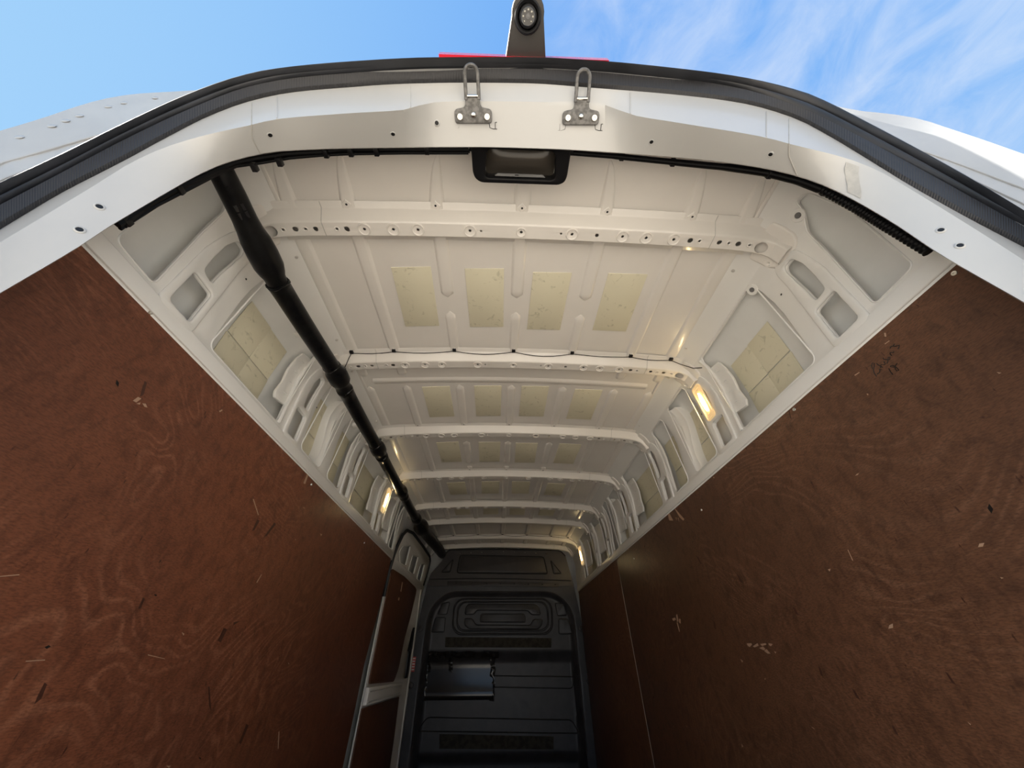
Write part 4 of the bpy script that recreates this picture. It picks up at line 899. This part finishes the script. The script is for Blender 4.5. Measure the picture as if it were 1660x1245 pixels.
# ---------------------------------------------------------------- plywood lining
def xmap(side, x):
    return lambda u, v, w: (side * (x - w), u, v)
def ply(outline, side, label, x=.887, th=.012):
    o = plate('plywood_panel', outline, [], th, .0012, xmap(side, x), 'plywood' if side < 0 else 'plywood_dark')
    tag(o, label, 'panel'); return o
plyL = ply([(.340, .004), (2.80, .004), (2.838, .40), (2.85, .568), (2.864, .895), (2.885, .98), (2.97, 1.28), (3.012, 1.46), (3.010, 1.575), (.340, 1.575)], -1,
           'large red-brown plywood sheet lining the left wall')
plyR = ply([(.340, .004), (2.930, .004), (2.9835, 1.575), (.340, 1.575)], 1, 'large red-brown plywood sheet lining the near right wall, with handwriting')
plyR2 = ply([(2.934, .004), (4.592, .004), (4.592, 1.575), (2.9875, 1.575)], 1, 'narrower dark plywood sheet on the right wall next to the bulkhead')
V, Fc = sweep([(.8785, 2.932, .004), (.8756, 2.9323, .01), (.8756, 2.976, 1.30), (.8770, 2.9853, 1.574)], .0017, 5); obj('joint_strip', V, Fc, 'cut_edge', plyR)
for pl, side, y1 in ((plyL, -1, 3.0), (plyR, 1, 2.98), (plyR2, 1, 4.59)):
    y0 = .345 if pl is not plyR2 else 2.99
    V, Fc = box_vf(side * .8865, side * .8755, y0, y1, 1.5751, 1.5768); obj('cut_edge', V, Fc, 'cut_edge', pl)
def flat_poly(name, poly, side, mat, parent, x=.8747):
    n = len(poly); V = [(side * x, a, b_) for a, b_ in poly] + [(side * (x + .0006), a, b_) for a, b_ in poly]
    Fc = [tuple(range(n)), tuple(range(2 * n - 1, n - 1, -1))] + [(i, (i + 1) % n, n + (i + 1) % n, n + i) for i in range(n)]
    return obj(name, V, Fc, mat, parent, 0)
for poly in D['scuffL']: flat_poly('scuff', poly, -1, 'raw_wood', plyL)
for poly in D['scuffR']:
    yy = sum(p[0] for p in poly) / len(poly); flat_poly('scuff', poly, 1, 'raw_wood', plyR if yy < 2.95 else plyR2)
for poly in D['stainL']: flat_poly('stain', poly, -1, 'stain', plyL, .8748)
for poly in D['stainR']: flat_poly('stain', poly, 1, 'stain', plyR, .8748)
for st in D['ink']:
    V, Fc = sweep([(.8749, a, b_) for a, b_ in st], .0011, 5, flat=None); obj('handwriting', V, Fc, 'ink', plyR, 60)
pscrew = mesh_of('screw', lathe([(.0001, .0012), (.0012, .0012), (.002, .0026), (.0050, .0024), (.0058, .001), (.006, 0)], 14), 'bright_steel')
for pl, side, y, z in ((plyL, -1, .575, 1.545), (plyL, -1, 1.52, 1.52), (plyL, -1, 2.35, 1.49), (plyR, 1, .398, 1.529), (plyR, 1, .898, 1.529), (plyR, 1, 1.60, 1.45), (plyR, 1, 2.60, 1.46)):
    place('screw', pscrew, (side * .875, y, z), (-side, 0, 0), pl)
# random tiny chips and flecks
for k in range(46):
    side = -1 if k % 2 else 1; y = random.uniform(.5, 2.8); z = random.uniform(.25, 1.5); a = random.uniform(0, 3.14); l_ = random.uniform(.002, .009); w_ = l_ * random.uniform(.12, .5)
    c, s = math.cos(a), math.sin(a)
    flat_poly('chip', [(y + c * l_, z + s * l_), (y - s * w_, z + c * w_), (y - c * l_, z - s * l_), (y + s * w_, z - c * w_)], side, 'raw_wood' if k % 4 < 2 else 'ink', plyL if side < 0 else plyR)

# ---------------------------------------------------------------- sliding side door (left, far)
def dpr(z): return interp(z, [(0, .905), (1.5, .905), (1.86, .852), (2.1, .80)])
def dmap(off_=0.0): return lambda u, v, w: (-(dpr(v) + off_ - w), u, v)
door = plate('door_1', rpoly([(3.02, 0.0), (4.66, 0.0), (4.64, 1.60), (4.62, 1.82), (4.50, 1.872), (3.945, 1.866), (3.464, 1.850), (3.253, 1.812), (3.176, 1.756), (3.127, 1.667), (3.107, 1.588)], .02),
             [rpoly([tuple(p) for p in h], .02) for h in D['d_holes']], .010, .003, dmap(.0), 'white_paint', None, cuts_v=[1.5, 1.55, 1.6, 1.7, 1.8])
tag(door, 'white inner side of the sliding door on the left, part lined with plywood', 'door', kind='structure')
V, Fc = loft([[(-(dpr(z) + .05), y, z) for z in (0, 1.5, 1.7, 1.86, 2.1)] for y in (2.95, 4.70)]); obj('door_skin', V, Fc, 'skin_paint', door)
pts = [(3.085, 1.30), (3.09, 1.45), (3.100, 1.588), (3.120, 1.667), (3.168, 1.760), (3.248, 1.819), (3.464, 1.858), (3.945, 1.874), (4.48, 1.880), (4.575, 1.855), (4.600, 1.80), (4.59, 1.70), (4.56, 1.60)]
V, Fc = sweep([(-(dpr(z) - .012), y, z) for y, z in pts], .013, 8); obj('door_seal', V, Fc, 'rubber', door)
for k, h in enumerate(D['d_holes']):
    hp = rpoly([tuple(p) for p in h], .02); q = [(-(dpr(v) - .0105), u, v) for u, v in hp]
    V, Fc = sweep(q + q[:1], .006, 6, cap=False); obj('slot_rim', V, Fc, 'white_paint', door)
p1_ = plate('plywood_lining', rpoly([(3.15, 1.500), (3.604, 1.522), (4.149, 1.521), (4.254, 1.51), (4.247, 1.465), (4.143, 1.259), (4.015, 1.089), (3.957, .877), (3.849, .792), (3.10, .801)], .03), [], .008, .001, dmap(-.011), 'plywood_door', door)
p2_ = plate('plywood_lining', [(3.05, .685), (4.155, .680), (4.194, .405), (4.178, .10), (3.05, .10)], [], .008, .001, dmap(-.011), 'plywood_door', door)
plate('door_bar', [(3.05, .700), (4.12, .695), (4.10, .780), (3.05, .786)], [], .03, .006, dmap(-.011), 'white_paint', door)
for zz in (.715, .765):
    V, Fc = sweep([(-(dpr(zz) - .042), 3.06, zz), (-(dpr(zz) - .042), 4.05, zz + .003)], .004, 6); obj('bar_bead', V, Fc, 'white_paint', door)
for y, z in ((3.55, 1.40), (3.52, 1.33)):
    o = box('bolt_mark', -(dpr(z) - .0195), -(dpr(z) - .022), y, y + .03, z, z + (.07 if z > 1.35 else .02), 'raw_wood', door)
# jamb between the plywood end and the door
rows = []
for z, ye in ((0, 2.80), (.40, 2.838), (.568, 2.85), (.895, 2.864), (.98, 2.885), (1.28, 2.97), (1.46, 3.012), (1.575, 3.01)):
    rows.append([(-.8865, ye, z), (-.880, ye + .008, z), (-.892, ye + .045, z), (-.935, ye + .075, z), (-.94, ye + .2, z)])
V, Fc = loft(rows); jamb = obj('trim_1', V, Fc, 'white_paint'); tag(jamb, 'white metal jamb between the left plywood sheet and the sliding door', 'trim', kind='structure')
rows = [[(-.905, 4.50, z), (-.885, 4.52, z), (-.89, 4.545, z), (-.935, 4.60, z)] for z in (0, .5, 1.0, 1.3, 1.55)]
V, Fc = loft(rows); post = obj('trim_2', V, Fc, 'white_paint'); tag(post, 'white front door post on the left beside the bulkhead', 'trim', kind='structure')
box('door_latch', -.905, -.880, 4.30, 4.42, .80, 1.02, 'black_plastic', door, .01)
plate('latch_cover', rpoly([(4.26, 1.00), (4.40, 1.02), (4.38, 1.20), (4.33, 1.16)], .01), [], .02, .003, dmap(-.012), 'black_plastic', door)
box('trim_3', .884, .900, 4.57, 4.60, 0, 1.575, 'white_paint', None, .003); tag(bpy.data.objects['trim_3'], 'thin white post on the right beside the bulkhead', 'trim', kind='structure')

# ---------------------------------------------------------------- bulkhead
XL = [(0, -.93), (.6, -.93), (1.05, -.91), (1.45, -.87), (1.6, -.85), (1.72, -.825), (1.87, -.70), (1.93, -.69), (1.99, -.63)]
XR = [(0, .93), (.69, .915), (1.3, .875), (1.6, .835), (1.93, .765), (1.97, .72), (1.99, .67)]
def arch_in(x, z):
    """1 inside the big arched recess"""
    top = 1.545
    hw = .80
    dz = z - (top - .30)
    if dz <= 0: d = hw - abs(x)
    else:
        r = .30; ax = max(abs(x) - (hw - r), 0.0)
        d = r - math.hypot(ax, dz) if ax > 0 else top - z
    return sstep(.0, .05, d)
def bulk_y(x, z):
    y = Y1
    y += .050 * arch_in(x, z)
    inn = arch_in(x, z)
    y += .055 * inn * (1 - sstep(.90, 1.03, z))
    y += .06 * inn * (1 - sstep(.17, .26, z)) * sstep(.95, .80, abs(x))
    return y
bulk = empty('bulkhead', (0, Y1, 0)); tag(bulk, 'black pressed steel bulkhead closing the front of the load bay', 'bulkhead')
def bgrid(name, z0, z1, nz, nxx, mat, dy=0.0):
    rows = []
    for i in range(nz + 1):
        z = z0 + (z1 - z0) * i / nz; a, b_ = interp(z, XL), interp(z, XR)
        rows.append([(a + (b_ - a) * j / nxx, bulk_y(a + (b_ - a) * j / nxx, z) + dy, z) for j in range(nxx + 1)])
    V, Fc = loft(rows); return keep(obj(name, V, Fc, mat, None, 60), bulk)
LOW = bgrid('lower_panel', 0.0, 1.600, 110, 90, 'bulkhead_paint')
UPP = bgrid('upper_panel', 1.600, 1.990, 12, 40, 'bulkhead_upper', -.006)
def bline(name, pts, r=.004, mat='groove', closed=False, dy=-.002):
    q = list(pts) + ([pts[0]] if closed else [])
    dens = []
    for a, b_ in zip(q, q[1:]):
        n = max(1, int(math.dist(a, b_) / .05))
        dens += [(a[0] + (b_[0] - a[0]) * k / n, a[1] + (b_[1] - a[1]) * k / n) for k in range(n)]
    dens.append(q[-1])
    V, Fc = sweep([(x, bulk_y(x, z) + dy, z) for x, z in dens], r, 6, cap=not closed, flat=None)
    return keep(obj(name, V, Fc, mat), UPP if pts[0][1] > 1.6 else LOW)
def bplate(name, poly, th, mat, bev=.004, r=.02):
    yb = max(bulk_y(x, z) for x, z in poly)
    return keep(plate(name, rpoly(poly, r) if r else poly, [], th, bev, lambda u, v, w: (u, bulk_y(u, v) + .002 - w, v), mat), UPP if poly[0][1] > 1.6 else LOW)
# top panel: pressed rectangle and two triangles
bplate('pressing', [(-.505, 1.745), (.525, 1.735), (.490, 1.900), (-.485, 1.915)], .016, 'bulkhead_upper')
bline('groove', rpoly([(-.52, 1.735), (.54, 1.725), (.503, 1.910), (-.498, 1.925)], .03), .007, closed=True, dy=-.007)
for tri in ([(-.70, 1.742), (-.60, 1.742), (-.575, 1.88)], [(.585, 1.872), (.70, 1.73), (.61, 1.728)]):
    bline('groove', rpoly(tri, .015), .006, closed=True, dy=-.007); bplate('pressing', [((x * .8 + sum(t[0] for t in tri) / 3 * .2), (z * .8 + sum(t[1] for t in tri) / 3 * .2)) for x, z in tri], .014, 'bulkhead_upper', .003, .012)
# joint between the two halves, bolted flange
bline('groove', [(-.83, 1.668), (-.4, 1.676), (0, 1.676), (.4, 1.668), (.80, 1.655)], .005, dy=-.006)
bplate('bolt_flange', [(-.62, 1.605), (.66, 1.590), (.66, 1.632), (-.62, 1.652)], .012, 'bulkhead_upper', .003, .008)
bb = mesh_of('flange_bolt', lathe([(.0001, .007), (.006, .007), (.008, .004), (.008, 0)], 10), 'groove')
for x in (-.52, -.33, -.17, -.01, .15, .31, .47, .62): keep(place('flange_bolt', bb, (x, Y1 - .014, 1.625 - x * .012), (0, -1, 0)), UPP)
nut = mesh_of('edge_nut', lathe([(.0001, .006), (.004, .006), (.006, 0)], 10), 'bright_steel')
for i in range(9): keep(place('edge_nut', nut, (-.50 + .13 * i, Y1 - .010, 1.966 - .006 * abs(i - 4)), (0, -1, 0)), UPP)
bline('top_edge', [(-.69, 1.93), (-.63, 1.983), (0, 1.99), (.67, 1.983), (.72, 1.965), (.765, 1.92)], .008, 'groove', dy=-.006)
# arch rim
arch = []
for k in range(13):
    a = math.pi * (1 - k / 12 * .5); arch.append((-.50 + .30 * math.cos(a), 1.245 + .30 * math.sin(a)))
arch_full = [(-.80, .25), (-.80, .9)] + arch + [(-x, z) for x, z in reversed(arch)] + [(.80, .9), (.80, .25)]
bline('arch_rim', arch_full, .007, 'bulkhead_upper', dy=-.004)
# racetrack pressings
for (x0, x1, z0, z1, r, th) in ((-.52, .56, 1.160, 1.478, .11, .007), (-.475, .515, 1.190, 1.448, .09, .006)):
    bline('racetrack_bead', rr(x0, x1, z0, z1, r, 8), th, 'bulkhead_paint', True, -.003); bline('groove', rr(x0 - .010, x1 + .010, z0 - .012, z1 + .008, r, 8), .004, 'groove', True, -.001)
bplate('pressing', [(-.40, 1.335), (-.30, 1.335), (-.27, 1.375), (.30, 1.37), (.34, 1.33), (.44, 1.33), (.42, 1.40), (.38, 1.425), (-.36, 1.43), (-.39, 1.405)], .014, 'bulkhead_paint')
bplate('pressing', [(-.40, 1.295), (-.32, 1.295), (-.27, 1.235), (.32, 1.23), (.36, 1.285), (.46, 1.285), (.44, 1.225), (.40, 1.200), (-.34, 1.205), (-.39, 1.23)], .014, 'bulkhead_paint')
bplate('pressing', [(-.23, 1.265), (.27, 1.262), (.26, 1.335), (-.22, 1.338)], .018, 'bulkhead_paint', .004, .01)
for poly in ([(-.40, 1.335), (-.30, 1.335), (-.27, 1.375), (.30, 1.37), (.34, 1.33), (.44, 1.33), (.42, 1.40), (.38, 1.425), (-.36, 1.43), (-.39, 1.405)], [(-.40, 1.295), (-.32, 1.295), (-.27, 1.235), (.32, 1.23), (.36, 1.285), (.46, 1.285), (.44, 1.225), (.40, 1.200), (-.34, 1.205), (-.39, 1.23)], [(-.23, 1.265), (.27, 1.262), (.26, 1.335), (-.22, 1.338)]):
    bline('groove', rpoly(poly, .02), .006, 'groove', True, -.002)
for poly in ([(-.70, 1.335), (-.60, 1.335), (-.575, 1.45), (-.66, 1.44)], [(-.745, 1.175), (-.61, 1.175), (-.61, 1.305), (-.715, 1.305)], [(.61, 1.44), (.70, 1.43), (.735, 1.325), (.63, 1.32)], [(.64, 1.29), (.74, 1.288), (.765, 1.155), (.63, 1.155)]):
    bplate('pressing', poly, .013, 'bulkhead_paint', .003, .015); bline('groove', rpoly(poly, .015), .005, 'groove', True, -.002)
# felt strips
bplate('felt_strip', [(-.585, 1.043), (.535, 1.035), (.545, 1.118), (-.590, 1.130)], .006, 'carpet', .001, 0)
bplate('felt_strip', [(-.560, .285), (.510, .270), (.515, .356), (-.570, .383)], .006, 'carpet', .001, 0)
# long shallow pressings below
bline('groove', rpoly([(-.785, .818), (.775, .795), (.732, .703), (-.720, .732)], .03), .005, 'groove', True)
bline('groove', rpoly([(-.700, .500), (.700, .470), (.765, .375), (-.785, .405)], .03), .005, 'groove', True)
for x in (-.55, -.33, -.12, .12, .33, .55):
    bline('scallop', [(x - .05, .10), (x - .03, .135), (x, .145), (x + .03, .135), (x + .05, .10)], .006, 'bulkhead_paint')
# round grommets on the side flanges
gm = mesh_of('grommet', lathe([(.0001, .006), (.010, .006), (.014, .012), (.024, .010), (.028, 0)], 18), 'bulkhead_upper')
for x, z in ((-.860, 1.20), (-.885, .74), (.865, 1.20), (.895, .76)): keep(place('grommet', gm, (x, Y1 - .002, z), (0, -1, 0)), LOW)
# patch of glossy black tape over the left half
def crinkle(name, x0, x1, z0, z1, amp, mat='tape', nu=26, nv=8):
    rows = []
    for i in range(nu + 1):
        row = []
        for j in range(nv + 1):
            x = x0 + (x1 - x0) * i / nu; z = z0 + (z1 - z0) * j / nv
            n = math.sin(x * 61 + z * 23) * .5 + math.sin(x * 37 - z * 71 + 1.3) * .5 + math.sin(z * 113 + x * 19) * .35
            row.append((x + .004 * math.sin(z * 60), bulk_y(x, z) - .006 - amp * (1 + .5 * n), z + .005 * math.sin(x * 33)))
        rows.append(row)
    V, Fc = loft(rows); return keep(obj(name, V, Fc, mat, None, 60), bulk)
rows = []
for i in range(21):
    x = -.735 + .66 * i / 20
    rows.append([(x, bulk_y(x, z) - .003 - b_, z) for z, b_ in ((.960, .002), (.93, .006), (.86, .012), (.80, .016), (.74, .020), (.69, .030), (.655, .036), (.635, .030), (.622, .002))])
V, Fc = loft(rows); keep(obj('plastic_sheet', V, Fc, 'gloss_black', None, 60), bulk)
crinkle('tape_strip', -.75, -.02, .955, 1.005, .010); crinkle('tape_strip', -.105, -.055, .615, .965, .014, nu=8, nv=26)
crinkle('tape_strip', -.755, -.720, .615, .97, .012, nu=6, nv=26); crinkle('tape_strip', -.535, -.495, .835, .945, .016, nu=6, nv=14)
# warning sticker on the left flange
st = box('sticker', -.905, -.865, Y1 - .003, Y1 - .001, .845, .965, 'sticker_red', None); keep(st, LOW)
for k in range(5): keep(box('sticker_print', -.900, -.87, Y1 - .0038, Y1 - .003, .857 + .022 * k, .867 + .022 * k, 'sticker_white', None), LOW)

# ---------------------------------------------------------------- reversing camera and brake light on the roof edge
rc = empty('reversing_camera', (-.012, .15, 2.06)); tag(rc, 'black reversing camera on a tapered bracket over the rear roof edge', 'camera')
cx, cy, cz = -.0125, .112, 2.060
out = [(cx - .050, .190), (cx + .050, .190)]
for k in range(13):
    a = math.radians(8 - 196 * k / 12); out.append((cx + .0375 * math.cos(a), cy - .002 + .0375 * math.sin(a)))
keep(plate('bracket', out, [], .030, .004, lambda u, v, w: (u, v, cz + .030 - w), 'black_metal'), rc)
keep(place('bezel', mesh_of('bezel', lathe([(.021, .000), (.0225, .008), (.027, .010), (.0295, .008), (.031, 0)], 32), 'black_plastic'), (cx, cy + .002, cz), (0, -.12, -1)), rc)
keep(place('barrel', mesh_of('barrel', lathe([(.0001, .0165), (.0165, .0165), (.0190, .0155), (.0200, .0120), (.0215, 0)], 32), 'black_plastic'), (cx, cy + .002, cz), (0, -.12, -1)), rc)
keep(place('face_glass', mesh_of('face_glass', lathe([(.0001, .0008), (.0150, .0008), (.0158, 0)], 32), 'lens_glass'), (cx, cy + .000, cz - .0165), (0, -.12, -1)), rc)
ledm = mesh_of('led', lathe([(.0001, .0014), (.0013, .001), (.0019, 0)], 10), 'led')
for k in range(8):
    a = 2 * math.pi * k / 8; keep(place('led', ledm, (cx + .0108 * math.cos(a), cy + .0 + .0108 * math.sin(a), cz - .0172 - .0013 * math.sin(a)*.0), (0, -.12, -1)), rc)
keep(place('lens', mesh_of('lens', lathe([(.0001, .0026), (.0026, .0022), (.0030, .0010), (.0046, .0012), (.0052, 0)], 18), 'grey_trim'), (cx, cy, cz - .0172), (0, -.12, -1)), rc)
bl = empty('brake_light', (-.015, .20, 2.06)); tag(bl, 'red high-level brake light strip under the camera bracket', 'brake light')
V, Fc = box_vf(-.222, .190, .18, .215, 2.050, 2.075)
V = [(x, (.1838 if x < 0 else .1795) if y < .2 else y, z) for x, y, z in V]
keep(obj('red_lens', V, Fc, 'red_lens', None, 30), bl)
keep(box('base', -.230, .198, .196, .225, 2.076, 2.090, 'black_plastic', None, .003), bl)
